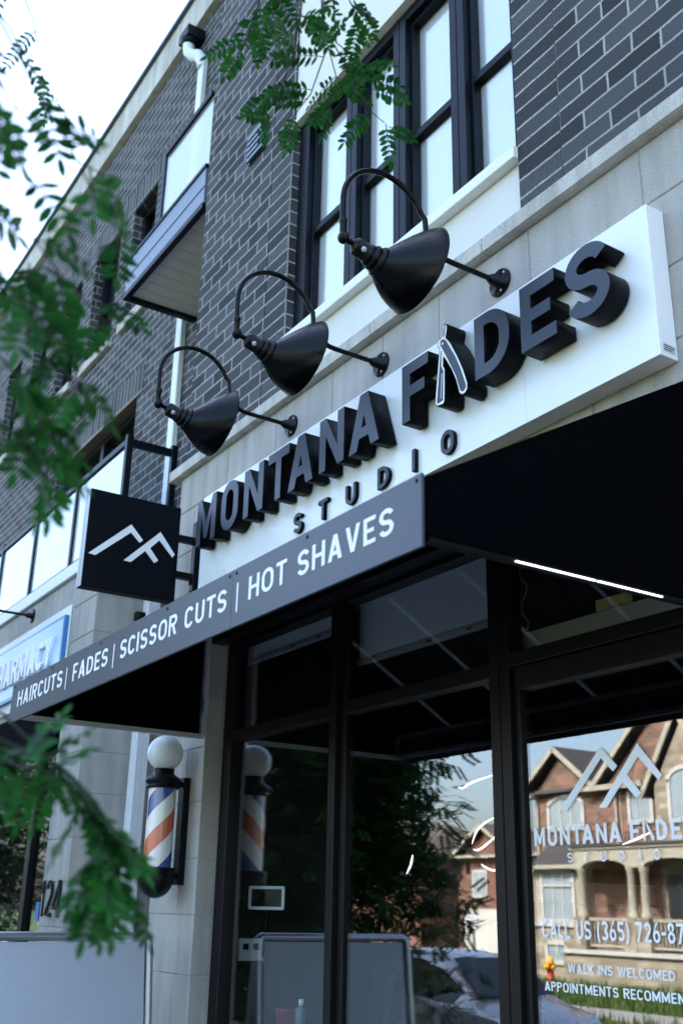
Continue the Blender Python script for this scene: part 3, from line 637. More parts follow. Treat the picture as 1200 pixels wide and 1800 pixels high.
dtext('APPOINTMENTS RECOMMENDED', -2.867, -2.195, 1.355, 1.384, .02)
# interior shell
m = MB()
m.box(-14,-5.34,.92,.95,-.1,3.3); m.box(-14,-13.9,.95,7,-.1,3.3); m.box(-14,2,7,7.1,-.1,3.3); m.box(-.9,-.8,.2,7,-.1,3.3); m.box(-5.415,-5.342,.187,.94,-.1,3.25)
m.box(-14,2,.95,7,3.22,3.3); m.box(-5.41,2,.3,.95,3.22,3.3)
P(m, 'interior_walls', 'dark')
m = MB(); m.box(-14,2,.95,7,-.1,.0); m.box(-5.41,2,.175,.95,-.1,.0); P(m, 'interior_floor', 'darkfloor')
m = MB(); m.box(-2.985,-1.2,.205,.235,2.555,2.618); P(m, 'window_board', plain('taupe_board', (.62,.58,.54), .7), bevel=.002)

# ------------------------------------------------------------------ balcony, railings, pipes, vent
B = empty('balcony', (-6.7,0,6.36), 'small balcony with glass guard and boarded soffit projecting beside the brick pier', 'balcony')
m = MB(); m.box(-7.44,-5.945,.0,.03,6.40,6.715); m.box(-7.44,-7.41,.03,YB,6.40,6.715); m.box(-5.975,-5.945,.03,YB,6.40,6.715); m.box(-7.41,-5.975,.03,YB,6.55,6.70); m.build('slab_fascia', 'fascia', B, bevel=.003)
m = MB(); m.box(-7.455,-5.935,-.012,.035,6.352,6.398); m.box(-7.455,-7.40,.036,YB,6.352,6.398); m.box(-5.985,-5.935,.036,YB,6.352,6.398); m.box(-7.45,-5.937,-.010,.03,6.718,6.745); m.box(-7.44,-5.94,-.004,-.0005,6.545,6.552); m.build('edge_trim', 'frame', B)
m = MB()
for i in range(10): m.box(-7.40+.1415*i+.003,-7.40+.1415*(i+1)-.003,.036,YB,6.385,6.395)
m.box(-7.40,-5.985,.036,YB,6.396,6.40); m.build('soffit', 'soffit', B)
m = MB(); m.box(-6.86,-6.805,.01,.05,6.745,7.45); m.box(-6.805,-5.95,.0,.05,7.40,7.445); m.box(-6.805,-5.95,.01,.04,6.746,6.765); m.build('guard_rail', 'frame', B, bevel=.003)
m = MB(); m.box(-6.80,-5.95,.022,.032,6.765,7.40); m.build('glass_panel', 'balcglass', B)

R = empty('terrace_railing', (-7.05,0,4.145), 'black terrace railing with white glass panels above the pharmacy', 'railing')
px = [-7.05-1.075*i for i in range(18)]
for i, x in enumerate(px):
    m = MB(); m.box(x-.025,x+.025,.0,.05,4.146,4.96); m.build('post', 'frame', R, bevel=.003)
for i in range(len(px)-1):
    m = MB(); m.box(px[i+1]+.03,px[i]-.03,.018,.028,4.20,4.86); m.build('glass_panel', 'railglass', R)
m = MB(); m.box(-31,-7.075,.002,.048,4.88,4.925); m.box(-31,-7.075,.008,.04,4.165,4.19); m.build('top_rail', 'frame', R)
m = MB(); m.box(-7.075,-7.025,.37,.42,4.146,4.96); m.build('post', 'frame', R, bevel=.003)
m = MB(); m.box(-7.07,-7.03,.05,.37,4.87,4.925); m.box(-7.07,-7.03,.05,.37,4.165,4.19); m.build('return_rail', 'frame', R)
m = MB(); m.box(-7.055,-7.045,.06,.36,4.20,4.86); o = m.build('glass_panel', 'clearglass', R); o['label'] = 'clear glass panel'

D = empty('downspout', (-7.66,.62,4.2), 'tall white downspout on the brick wall, passing behind the balcony', 'downspout')
m = MB(); m.box(-7.717,-7.60,.595,.648,4.2,9.36); m.build('pipe', 'white_metal', D, bevel=.006)
m = MB(); m.tube([(-7.66,.62,9.34),(-7.66,.61,9.42),(-7.70,.58,9.50),(-7.78,.55,9.55),(-7.83,.53,9.62),(-7.84,.52,9.76)], .06, 14); m.build('elbow', 'white_metal', D)
m = MB(); m.box(-7.95,-7.73,.46,.648,9.76,9.88); m.lathe([(.001,0),(.075,0),(.10,.06),(.10,.08),(.001,.08)], (-7.84,.54,9.70), (0,0,1), 16); m.build('rainwater_head', 'frame', D)
D2 = empty('downspout', (-7.28,.4,0), 'white ribbed downspout in the corner beside the barber pole', 'downspout')
m = MB(); m.box(-7.335,-7.245,.37,.47,.0,4.02)
for i in range(5): m.box(-7.244,-7.238,.375+.019*i,.386+.019*i,.0,4.02)
for i in range(4): m.box(-7.328+.021*i,-7.316+.021*i,.364,.37,.0,4.02)
m.build('pipe', 'white_metal', D2)

V = empty('wall_vent', (-5.1,0,6.35), 'small louvred metal vent in the brick pier', 'vent')
m = MB(); m.box(-5.225,-4.995,-.012,-.001,6.24,6.47); m.build('backing', 'housedark', V)
m = MB()
for i in range(5): m.prism([(-.016,6.252+.044*i),(-.034,6.246+.044*i),(-.028,6.280+.044*i),(-.016,6.284+.044*i)], 'x', -5.215, -5.005)
m.build('louvre', 'fascia', V)
m = MB(); m.box(-5.22,-5.18,-.03,-.001,3.60,3.66)
wb = MB(); wb.box(-7.338,-7.28,.30,.42,3.60,3.665); wb.box(-7.27,-7.262,.315,.405,3.612,3.653); wb.box(-7.28,-7.27,.306,.414,3.606,3.659)
tag(wb.build('wall_light', 'bandmetal', None, loc=(-7.3,.36,3.6), bevel=.003), 'small black box light on the side of the stone column', 'wall light')
c_ = MB(); c_.box(-7.72,-7.69,YB-.03,YB,6.95,7.02)

# ------------------------------------------------------------------ awning
A = empty('awning', (-3.65,-.5,2.47), 'black fabric shop awning with grey lettered valance over the shop window', 'awning')
xl, xr, yf, zf, zw, zb = -5.355, -1.95, -1.065, 2.622, 3.222, 2.472
m = MB(); m.prism([(0.0,zw),(yf,zf),(yf,zf-.006),(0.0,zw-.006)], 'x', xl, xr); m.build('canopy', 'fabric', A)
for x in (xl, xr-.006):
    m = MB(); m.prism([(-.002,zb),(yf,zb),(yf,zf-.007),(-.002,zw-.008)], 'x', x, x+.006); m.build('side_panel', 'fabric', A)
m = MB()
for x in (xl+.02, xr-.022):
    m.bar((x,-.02,zb-.002), (x,yf+.02,zb-.002), .028, .024, mi=1 if x > -3 else 0); m.bar((x,-.02,zb), (x,-.02,zw-.05), .03, .03, upv=(0,1,0)); m.bar((x,yf+.03,zb+.012), (x,yf+.03,zf-.02), .025, .025, upv=(0,1,0))
for i in range(5):
    x = xl+.55+i*.575
    m.tube([(x,-.01,zw-.03),(x,yf+.03,zf-.025)], .011, 10)
m.bar((xl+.04,yf+.02,zb), (xr-.04,yf+.02,zb), .025, .025); m.bar((xl+.04,yf+.03,zf-.03), (xr-.04,yf+.03,zf-.03), .02, .02); m.bar((xl+.04,-.02,zw-.03), (xr-.04,-.02,zw-.03), .025, .025)
m.build('awning_frame', ['galv','bandmetal'], A)
m = MB(); m.box(xl+.015,xl+.045,-.035,-.004,2.60,2.68); m.build('hinge', 'galv', A)
vx = [-5.361,-2.962,-1.945]
for i in range(2):
    m = MB(); m.prism([(vx[i]+.002*i,2.434),(vx[i+1],2.434),(vx[i+1],2.6305),(vx[i]+.002*i,2.6305)], 'y', -1.078, -1.068); vb = m.build('valance_board', 'valance', A, bevel=.0012)
    if i == 0:
        for t, a, b, lo in (('HAIRCUTS',-5.25,-4.592,2.502),('|',-4.545,-4.536,2.480),('FADES',-4.456,-4.044,2.502),('|',-3.986,-3.977,2.480),('SCISSOR CUTS',-3.912,-2.996,2.502)):
            put((line_mesh(t, a, b, lo, 2.578, .0008, .165, .17) if t != '|' else shape_mesh([[(a,lo),(b,lo),(b,2.578),(a,2.578)]], .0008)), wallframe(-1.0783), 'lettering', 'white', vb)
        sx = [-5.328,-4.76,-4.141,-3.478,-2.982]
    else:
        for t, a, b, lo in (('|',-2.926,-2.917,2.480),('HOT SHAVES',-2.844,-2.062,2.502)):
            put((line_mesh(t, a, b, lo, 2.578, .0008, .165, .17) if t != '|' else shape_mesh([[(a,lo),(b,lo),(b,2.578),(a,2.578)]], .0008)), wallframe(-1.0783), 'lettering', 'white', vb)
        sx = [-2.935,-2.494,-1.964]
    m = MB()
    for x in sx: m.lathe([(.001,.0028),(.005,.0022),(.0065,0)], (x,-1.0783,2.614), (0,-1,0), 10)
    m.build('screws', 'bandmetal', vb)
for a, b in ((-.765,-.475),(-.465,-.205)):
    m = MB(); m.box(xr-.0055,xr-.0005,a,b,2.4565,2.4595)
    lt = empty('light_strip', (xr-.02,(a+b)/2,2.455), 'thin lit white light strip under the right edge of the black awning', 'light strip', 'light strips under the awning edge')
    m.build('diffuser', 'led', lt)

# ------------------------------------------------------------------ main sign
S = empty('shop_sign', (-3.68,-.04,3.3), 'long white sign box with thick charcoal letters reading MONTANA FADES STUDIO', 'sign')
sx0, sx1, sz0, sz1 = -5.385, -1.967, 3.297, 3.882
for a, b in ((sx0,-2.60),(-2.60,sx1)):
    m = MB(); m.box(a+.0006,b-.0006,-.087,-.002,sz0,sz1); m.build('sign_panel', 'signwhite', S, bevel=.0012)
SF_Y = -.094; DEP = .094
CZ0, CZ1, ST = 3.508, 3.779, .0565
for nm, (a,b) in X.items():
    c = nm[0]; e = .006 if c in 'OS' else 0
    me = shape_mesh(place_glyph(c, a, b, CZ0-e, CZ1+e, ST), DEP, .0012); split_face(me, DEP*.9)
    put(me, wallframe(SF_Y), 'letter', ['letterface','letterside'], S)
razor = [(-2.9423,3.8518),(-2.9320,3.846),(-2.9259,3.8358),(-2.9255,3.82),(-2.9295,3.8057),(-2.9356,3.7848),(-2.9062,3.7472),(-2.8651,3.6699),(-2.8304,3.5933),(-2.8068,3.523),(-2.8078,3.4974),(-2.8239,3.482),(-2.8447,3.4833),(-2.86,3.4971),(-2.8792,3.5617),(-2.9044,3.6184),(-2.9411,3.6812),(-2.9544,3.7029),(-2.9553,3.6642),(-2.9448,3.644),(-2.9465,3.57),(-2.9501,3.5006),(-2.9623,3.4905),(-3.0009,3.4967),(-3.0134,3.5113),(-3.0131,3.5266),(-2.9846,3.7285),(-2.9813,3.7508),(-2.995,3.773),(-2.9888,3.7941),(-2.9604,3.8006),(-2.957,3.8269),(-2.9573,3.8441),(-2.951,3.850)]
def inset(p, d):
    n = len(p); ar = sum(p[i][0]*p[(i+1)%n][1]-p[(i+1)%n][0]*p[i][1] for i in range(n)); sg = 1 if ar > 0 else -1; out = []
    for i in range(n):
        a, b, c = p[i-1], p[i], p[(i+1)%n]
        d1 = Vector((b[0]-a[0],b[1]-a[1])).normalized(); d2 = Vector((c[0]-b[0],c[1]-b[1])).normalized(); t = (d1+d2).normalized(); nn = Vector((-t.y,t.x))*sg
        out.append((b[0]+nn.x*d, b[1]+nn.y*d))
    return out
me = shape_mesh([razor], DEP, .0012); split_face(me, 9); rz = put(me, wallframe(SF_Y), 'razor_letter', ['letterface','letterside'], S); rz['label'] = 'letter A shaped as an open straight razor with white outline'
me = shape_mesh([inset(razor, .0045)], .001); put(me, wallframe(SF_Y-DEP-.002), 'razor_outline', 'white', rz)
handle = [(-2.9721,3.7822),(-2.9640,3.786),(-2.9552,3.7854),(-2.9387,3.7744),(-2.905,3.7175),(-2.876,3.6672),(-2.846,3.6002),(-2.8173,3.5201),(-2.8175,3.508),(-2.8232,3.5003),(-2.835,3.496),(-2.8442,3.498),(-2.8543,3.5097),(-2.8785,3.5841),(-2.904,3.6336),(-2.9564,3.7353),(-2.9726,3.7626)]
blade = [(-2.9703,3.7378),(-2.9651,3.735),(-2.9684,3.6653),(-2.9552,3.64),(-2.9618,3.5089),(-2.995,3.5056),(-3.0007,3.5164)]
put(shape_mesh([inset(handle,.001)], .0008), wallframe(SF_Y-DEP-.0030), 'razor_inlay', 'letterface', rz)
put(shape_mesh([inset(blade,.001)], .0008), wallframe(SF_Y-DEP-.0030), 'razor_inlay', 'letterface', rz)
put(shape_mesh([[(-2.945,3.845),(-2.940,3.845),(-2.9385,3.834),(-2.9455,3.811),(-2.9465,3.795),(-2.951,3.795),(-2.951,3.811),(-2.9435,3.834)]], .0008), wallframe(SF_Y-DEP-.0030), 'razor_inlay', 'letterface', rz)
put(shape_mesh([arc(-2.9573,3.7645,.0055,.0065,0,360,16)[:-1], [(-2.9652,3.629),(-2.9624,3.629),(-2.9725,3.5206),(-2.9753,3.5206)]], .0008), wallframe(SF_Y-DEP-.0038), 'razor_detail', 'white', rz)
for c, (a,b) in zip('STUDIO', ((-4.268,-4.188),(-4.036,-3.951),(-3.797,-3.711),(-3.538,-3.452),(-3.283,-3.262),(-3.086,-3.002))):
    e = .002 if c in 'OS' else 0
    me = shape_mesh(place_glyph(c, a, b, 3.329-e, 3.430+e, .0205), .018, .0008); split_face(me, .016); put(me, wallframe(-.0885), 'letter', ['letterface','letterside'], S)
m = MB(); m.box(sx1-.001,sx1+.0008,-.072,-.014,3.315,3.345); st = m.build('maker_label', plain('label_grey', (.5,.52,.53), .5), S)
m = MB()
for i in range(3): m.box(sx1+.0009,sx1+.0014,-.068,-.030+.004*(i % 2),3.336-.008*i,3.339-.008*i)
m.box(sx1+.0009,sx1+.0014,-.024,-.018,3.332,3.339); m.build('label_print', 'bandmetal', st)

# ------------------------------------------------------------------ blade sign
BS = empty('blade_sign', (-5.6,-.44,3.27), 'square black projecting sign with white mountain emblem on a wall bracket', 'sign')
m = MB(); m.box(-5.632,-5.55,-.724,-.155,3.267,3.855); m.build('sign_box', 'bladeface', BS, bevel=.003)
m = MB(); m.box(-5.630,-5.595,-.7275,-.7245,3.268,3.854); m.box(-5.588,-5.553,-.7275,-.7245,3.268,3.854); m.build('edge_strip', 'galv', BS)
E1 = [(-.703,3.4608),(-.6603,3.4564),(-.4616,3.6339),(-.4034,3.5824),(-.3829,3.6016),(-.4637,3.6839)]
E2 = [(-.4912,3.4577),(-.4472,3.4549),(-.3638,3.5393),(-.3016,3.4768),(-.279,3.497),(-.3345,3.5628),(-.2808,3.6225),(-.1907,3.5318),(-.1769,3.5542),(-.278,3.675)]
put(shape_mesh([E1, E2], .002), Frame2((-5.5497,0,0),(0,1,0),(0,0,1),(1,0,0)), 'emblem', 'white', BS)
m = MB(); m.box(-5.612,-5.570,-.154,-.041,3.655,3.695); m.box(-5.612,-5.570,-.154,-.041,3.425,3.465); m.box(-5.616,-5.566,-.040,-.001,3.36,3.80); m.box(-5.60,-5.58,-.055,-.041,3.40,3.42); m.build('bracket', 'bandmetal', BS, bevel=.002)

# ------------------------------------------------------------------ gooseneck lamps
def gooseneck(loc, label):
    L = empty('gooseneck_lamp', loc, label, 'wall lamp', 'gooseneck lamps along the stone front')
    x, y, z = loc
    b = MB(); b.lathe([(.001,.0),(.062,.0),(.062,.008),(.058,.012),(.024,.014),(.024,.05),(.017,.055),(.017,.065),(.001,.066)], (x,y,z), (0,-1,0), 32)
    f = b.build('flange', 'lampblack', L)
    b = MB()
    for a in (45,165,285): b.lathe([(.001,.003),(.004,.002),(.0055,0)], (x+.046*cos(radians(a)),y-.0125,z+.046*sin(radians(a))), (0,-1,0), 8)
    b.build('screws', 'galv', f)
    pts = [(x,y-.05,z),(x,y-.15,z),(x,y-.26,z+.001)]
    for i in range(1,9):
        a = radians(-90-80*i/8); pts.append((x,y-.30+.085*cos(a)+.0,z+.085+.085*sin(a)))
    pts2 = []
    # bend out, then the big arch down to the joint
    pts = [(x,y-.05,z),(x,y-.16,z),(x,y-.26,z)]+[(x,y-.275-.115*sin(radians(a)),z+.115-.115*cos(radians(a))) for a in range(10,91,10)]
    pts += [(x,y-.393,z+.15)]
    pts += [(x,y-.588+.195*cos(radians(a)),z+.085+.198*sin(radians(a))) for a in range(25,181,9)]
    pts += [(x,y-.783,z+.04),(x,y-.782,z-.01)]
    a_ = MB(); a_.tube(pts, .0115, 14); a_.build('arm', 'lampblack', L)
    j = MB(); j.lathe([(.0115,0),(.017,0),(.017,.012),(.014,.016),(.014,.062),(.012,.07),(.010,.085)], (x,y-.780,z-.01), (0,0,-1), 18)
    j.lathe([(.001,-.024),(.013,-.021),(.021,-.012),(.024,0),(.021,.012),(.013,.021),(.001,.024)], (x,y-.777,z-.09), (1,0,0), 20)
    j.tube([(x,y-.777,z-.09),(x,y-.735,z-.099)], [.013,.010], 12); j.build('swivel_joint', 'lampblack', L)
    ax = Vector((0,.9625,-.271)); o = Vector((x,y-.738,z-.099))
    c = MB(); c.lathe([(.001,-.004),(.014,-.004),(.018,.004),(.030,.010),(.036,.018),(.036,.068),(.041,.070),(.041,.078),(.038,.081),(.046,.090),(.050,.096),(.050,.103),(.046,.106),(.052,.114),(.060,.122),(.060,.130),(.001,.131)], o, ax, 30); so = c.build('socket', 'lampblack', L)
    c = MB(); c.lathe([(.001,.0025),(.009,.0015),(.011,0)], o+ax*.035+Vector((.030,0,-.021)), (.82,-.16,-.55), 12); c.build('badge', 'galv', so)
    # oblique bell: from the socket's ring to a wide upright mouth that faces the wall
    p0 = o+ax*.128; q = Vector((x,y-.428,z-.1)); nq = Vector((0,.985,-.17)); K = 44; ring = []
    def circ(cn, nrm, r):
        u = Vector((1,0,0)); w = nrm.cross(u).normalized(); return [cn+r*(cos(2*pi*i/K)*u+sin(2*pi*i/K)*w) for i in range(K)]
    prof = [(0,.056),(.06,.066),(.14,.078),(.25,.097),(.4,.120),(.55,.141),(.7,.158),(.83,.1707),(.93,.1787),(.98,.182),(1.0,.183)]
    s = MB(); vs = []
    for t, r in prof: vs += circ(p0.lerp(q,t), ax.lerp(nq,t).normalized(), r)
    rim = circ(q+nq*.004, nq, .1865); vs += rim; vs += circ(q+nq*.008, nq, .184); n1 = len(prof)+2
    for t, r in prof[::-1]: vs += circ(p0.lerp(q,t)+nq*.002, ax.lerp(nq,t).normalized(), r-.004)
    n = n1+len(prof)
    s.add(vs, [(i*K+k_, i*K+(k_+1)%K, (i+1)*K+(k_+1)%K, (i+1)*K+k_) for i in range(n-1) for k_ in range(K)], 0, True)
    s.add(vs[-K:], [tuple(range(K))]); s.build('shade', 'lampblack', L)
    b = MB(); b.lathe([(.001,.10),(.022,.095),(.030,.075),(.026,.045),(.014,.02),(.013,0)], p0+ax*.01, ax, 16); b.build('bulb', 'globe', L)
    return L
lamp0 = gooseneck((-2.805,0,4.043), 'black gooseneck lamp above the letters D and E')
for loc, lab in (((-3.662,0,4.043),'black gooseneck lamp above the middle of the white sign'), ((-4.509,0,4.046),'black gooseneck lamp above the left letters M and O'), ((-8.93,0,3.93),'black gooseneck lamp above the pharmacy sign')):
    c = copy_tree(lamp0); c.location = loc; c['label'] = lab

# ------------------------------------------------------------------ barber pole
bx, by = -5.52, -.150
BP = empty('barber_pole', (bx,by,1.62), 'barber pole with white globe and blue white and red stripes on the stone pillar', 'barber pole')
m = MB(); m.lathe([(.098*sin(radians(a))+.0005, -.098*cos(radians(a))) for a in range(0,181,6)], (bx,by,2.388), (0,0,1), 40); m.build('globe', 'globe', BP)
m = MB(); m.lathe([(.001,2.305),(.058,2.302),(.056,2.285),(.060,2.272),(.075,2.262),(.094,2.248),(.100,2.238),(.098,2.229),(.090,2.222),(.088,2.212),(.092,2.206),(.090,2.196),(.001,2.195)], (bx,by,0), (0,0,1), 40); m.build('upper_cap', 'polecap', BP)
m = MB(); m.lathe([(.074,1.775),(.074,2.2)], (0,0,0), (0,0,1), 48)
o = m.build('striped_cylinder', 'stripes', BP); 
for v in o.data.vertices: v.co += ORG[BP.name]                       # keep the mesh centred on its own axis
for v in o.data.vertices: v.co.z -= 1.62
o.location = (0,0,0)
m = MB(); m.lathe([(.001,1.785),(.094,1.785),(.100,1.780),(.102,1.770),(.098,1.760),(.094,1.745),(.094,1.735)]+[(.094*cos(radians(a)),1.735-.105*sin(radians(a))) for a in range(6,91,7)], (bx,by,0), (0,0,1), 40); m.build('lower_cap', 'polecap', BP)
m = MB(); m.box(bx-.034,bx+.034,-.040,-.001,1.70,2.262)
for z in (2.225,1.745): m.box(bx-.016,bx+.016,by+.06,-.040,z-.014,z+.014)
m.build('bracket', 'bandmetal', BP, bevel=.002)
m = MB()
for z in (2.15,1.83): m.lathe([(.001,.003),(.006,.002),(.007,0)], (bx+.0343,-.022,z), (1,0,0), 10)
m.build('screws', 'polecap', BP)

# ------------------------------------------------------------------ sandwich board on the pavement
C1, C2 = Vector((-5.462,-.190,1.458)), Vector((-5.33,-1.10,1.458))
SB = empty('sandwich_board', (-5.4,-.65,-.05), 'large blank grey sandwich board in an aluminium frame standing on the pavement', 'sandwich board')
d = (C2-C1).normalized(); nrm = Vector((-d.y,d.x,0)); nrm = nrm if nrm.x > 0 else -nrm
for sgn in (1,-1):
    tilt = nrm*sgn*.17
    def Q(t, h, off=0.): return C1+d*t+Vector((0,0,-(1.458+.06)*(1-h)))+tilt*(1-h)+nrm*sgn*(off+.004)
    Ln = (C2-C1).length
    m = MB(); vs = [Q(.03,.06,-.006),Q(Ln-.03,.06,-.006),Q(Ln-.03,.975,-.006),Q(.03,.975,-.006),Q(.03,.06,.006),Q(Ln-.03,.06,.006),Q(Ln-.03,.975,.006),Q(.03,.975,.006)]
    m.add(vs, [(3,2,1,0),(4,5,6,7),(0,1,5,4),(1,2,6,5),(2,3,7,6),(3,0,4,7)]); m.build('panel', 'boardface', SB)
    m = MB(); rr = .021
    m.tube([Q(.0,-.0),Q(.0,.965),Q(.008,.985),Q(.022,.992),Q(Ln-.022,.992),Q(Ln-.008,.985),Q(Ln,.965),Q(Ln,0.)], rr, 12)
    m.tube([Q(.0,.06),Q(Ln,.06)], rr*.9, 10); m.build('frame', 'alu', SB)

# ------------------------------------------------------------------ house number, pharmacy sign
H = empty('house_number', (-7.6,-.01,1.6), 'black numerals 124 fixed to the stone column', 'house number')
for ch, a, b in (('1',-7.79,-7.72),('2',-7.695,-7.565),('4',-7.54,-7.39)):
    put(line_mesh(ch, a, b, 1.505, 1.745, .012, .12), wallframe(-.012), 'numeral', 'bandmetal', H)
PS = empty('pharmacy_sign', (-9.4,-.05,3.2), 'pale blue box sign reading PHARMACY above the next shop', 'sign')
m = MB(); m.box(-11.2,-7.88,-.05,-.016,3.215,3.71); m.build('sign_box', 'pharmblue', PS)
m = MB(); m.box(-11.17,-7.905,-.053,-.0505,3.238,3.688); m.build('sign_face', 'pharmface', PS)
put(line_mesh('PHARMACY', -9.72, -8.06, 3.345, 3.572, .022, .20, .10), wallframe(-.0532), 'lettering', ['white'], PS)
m = MB(); m.box(-11.4,-7.90+.03,-.015,-.001,3.12,3.80); m.build('frame', 'white_metal', PS, bevel=.004)

# ------------------------------------------------------------------ things inside the shop
def blind(loc, a, b, zb_, zt, label):
    o = empty('roller_blind', loc, label, 'blind', 'roller blinds in the shop window'); y = .215
    m = MB(); m.box(a+.01,b-.01,y,y+.003,zb_+.03,zt); m.build('fabric', 'blind', o)
    m = MB(); m.box(a+.005,b-.005,y-.012,y+.012,zb_,zb_+.028); rl = m.build('bottom_rail', 'blindrail', o, bevel=.003)
    m = MB()
    for t in (.14,.58,.86): m.box(a+(b-a)*t-.02,a+(b-a)*t+.02,y-.0145,y-.0125,zb_+.007,zb_+.019)
    m.build('rail_stickers', 'stickred', rl)
    m = MB(); m.tube([(a,y+.05,zt),(b,y+.05,zt)], .03, 14); m.build('roller', 'blindrail', o)
    return o
blind((-4.83,.22,2.95), -5.295, -4.375, 2.89, 3.12, 'narrow grey roller blind rolled high in the left pane')
blind((-3.66,.22,2.69), -4.15, -3.17, 2.69, 3.12, 'deep grey roller blind half lowered in the middle pane')
ch = MB()
pts = [(-2.96+.02*sin(i*.5),.195,2.97-.0115*i) for i in range(40)]
for p in pts: ch.lathe([(.0005,-.004),(.003,-.0025),(.004,0),(.003,.0025),(.0005,.004)], p, (0,0,1), 6)
ch.tube(pts, .0009, 5)
tag(ch.build('bead_chain', 'blindrail', None, loc=(-2.96,.195,2.6)), 'beaded blind chain hanging beside the right mullion', 'chain')
cb = MB(); cb.box(-2.60,-2.445,.208,.232,2.622,2.664); cb.box(-2.596,-2.45,.2055,.2078,2.627,2.660); cb.box(-2.53,-2.515,.2050,.2054,2.625,2.662)
tag(cb.build('small_carton', 'carton', None, loc=(-2.52,.22,2.62), bevel=.002), 'small worn yellowish carton lying on the window board', 'box')
def ledarc(pts, name, label, grp):
    o = empty(name, pts[len(pts)//2], label, 'ceiling light', grp); m = MB()
    P_ = [Vector(p) for p in pts]; S_ = []
    for i in range(len(P_)-1):
        a, b, c, e = P_[max(i-1,0)], P_[i], P_[i+1], P_[min(i+2,len(P_)-1)]
        for k_ in range(8):
            t = k_/8; S_.append(.5*((2*b)+(c-a)*t+(2*a-5*b+4*c-e)*t*t+(3*b-a-3*c+e)*t**3))
    S_.append(P_[-1]); m.tube(S_, [.0012+.0048*min(1, 3.2*min(i, len(S_)-1-i)/len(S_)) for i in range(len(S_))], 8); m.build('tube', 'ledsoft', o)
    w = MB(); w.tube([S_[len(S_)//2], S_[len(S_)//2]+Vector((0,0,3.2-S_[len(S_)//2].z))], .002, 5); w.build('wire', 'bandmetal', o)
GL = 'curved light tubes hanging in the shop'
ledarc([(-5.85,2.2,2.40),(-5.74,2.15,2.385),(-5.60,2.12,2.41),(-5.42,2.2,2.46)], 'pendant_light', 'long curved light tube hanging highest in the middle pane', GL)
ledarc([(-5.72,2.2,2.02),(-5.67,2.2,2.10),(-5.58,2.2,2.15),(-5.44,2.2,2.19)], 'pendant_light', 'curved light tube hanging at the middle of the middle pane', GL)
ledarc([(-5.77,2.25,1.99),(-5.66,2.2,1.98),(-5.55,2.18,2.01),(-5.42,2.2,2.09)], 'pendant_light', 'long shallow light tube just below another curved tube', GL)
ledarc([(-5.63,2.2,1.89),(-5.59,2.2,1.87),(-5.52,2.2,1.85),(-5.44,2.2,1.85)], 'pendant_light', 'short curved light tube hanging lowest beside the mullion', GL)
ledarc([(-6.46,2.2,1.84),(-6.41,2.2,1.90),(-6.385,2.2,1.97)], 'pendant_light', 'small crescent light tube hanging alone on the left', GL)
ledarc([(-5.17,2.2,2.53),(-5.13,2.2,2.55),(-5.10,2.2,2.585)], 'pendant_light', 'small crescent light tube seen beside the right pane edge', GL)
ledarc([(-4.39,2.2,1.97),(-4.27,2.2,2.0),(-4.17,2.2,2.03)], 'pendant_light', 'straight light tube behind the window lettering', GL)
ps = MB(); ps.box(-8.95,-8.1,4.6,4.63,1.52,2.10)
pt = empty('wall_picture', (-8.5,4.6,1.5), 'olive green picture on the rear wall of the shop', 'picture')
ps.build('canvas', 'posterG', pt)
m = MB()
for a,b,c,d_ in ((-8.99,-8.95,1.48,2.14),(-8.1,-8.06,1.48,2.14),(-8.95,-8.1,2.10,2.14),(-8.95,-8.1,1.48,1.52)): m.box(a,b,4.585,4.64,c,d_)
m.box(-8.6,-8.4,4.64,6.99,1.7,1.9); m.build('frame', 'cream', pt)

tf = empty('tablet_frame', (-5.1,.34,1.57), 'white bordered tablet standing in the left shop window', 'tablet')
ft = Frame2((-5.30,.30,1.585),(.84,.54,0),(0,0,1),(.54,-.84,0))
me = shape_mesh([rrect(0,0,.215,.118,.012), rrect(.016,.015,.199,.103,.005)], .008); put(me, ft, 'bezel', 'white', tf)
me = shape_mesh([rrect(.015,.014,.2,.104,.004)], .004); put(me, ft, 'screen', 'cardark', tf)
m = MB(); m.tube([ft.o+ft.u*.11-ft.n*.004+Vector((0,0,.01)), ft.o+ft.u*.11-ft.n*.02+Vector((0,0,-.6))], .012, 10); m.build('stand', 'bandmetal', tf)
sh = MB(); sh.box(-5.33,-4.3,.2,.55,1.02,1.06); sh.box(-5.3,-5.26,.22,.5,.0,1.02); sh.box(-4.36,-4.32,.22,.5,0,1.02)
tag(sh.build('window_shelf', 'framebrown', None, loc=(-4.8,.37,0)), 'dark shelf table behind the left shop window', 'shelf')
bt = empty('bottle', (-4.76,.32,1.06), 'small green bottle with white cap on the shelf', 'bottle')
m = MB(); m.lathe([(.001,0),(.028,0),(.030,.004),(.030,.075),(.024,.09),(.012,.095),(.012,.10),(.001,.10)], (-4.76,.32,1.06), (0,0,1), 18); m.build('body', 'bottle', bt)
m = MB(); m.lathe([(.001,.128),(.014,.126),(.015,.10),(.001,.10)], (-4.76,.32,1.06), (0,0,1), 16); m.build('cap', 'white', bt)
tb = MB(); tb.lathe([(.001,0),(.050,0),(.056,.06),(.060,.062),(.060,.070),(.001,.072)], (-4.93,.34,1.06), (0,0,1), 20)
tag(tb.build('tub', 'redtub', None, loc=(-4.93,.34,1.06)), 'low red plastic tub on the shelf', 'tub')
ol = empty('wall_socket', (-5.30,.36,1.40), 'white double plug socket with a hanging white cord', 'socket')
m = MB(); m.box(-5.345,-5.325,.27,.41,1.33,1.44); m.build('plate', 'white', ol, bevel=.003)
m = MB(); m.box(-5.324,-5.316,.29,.32,1.385,1.415); m.box(-5.324,-5.316,.35,.385,1.385,1.415); m.build('plug', 'bandmetal', ol)
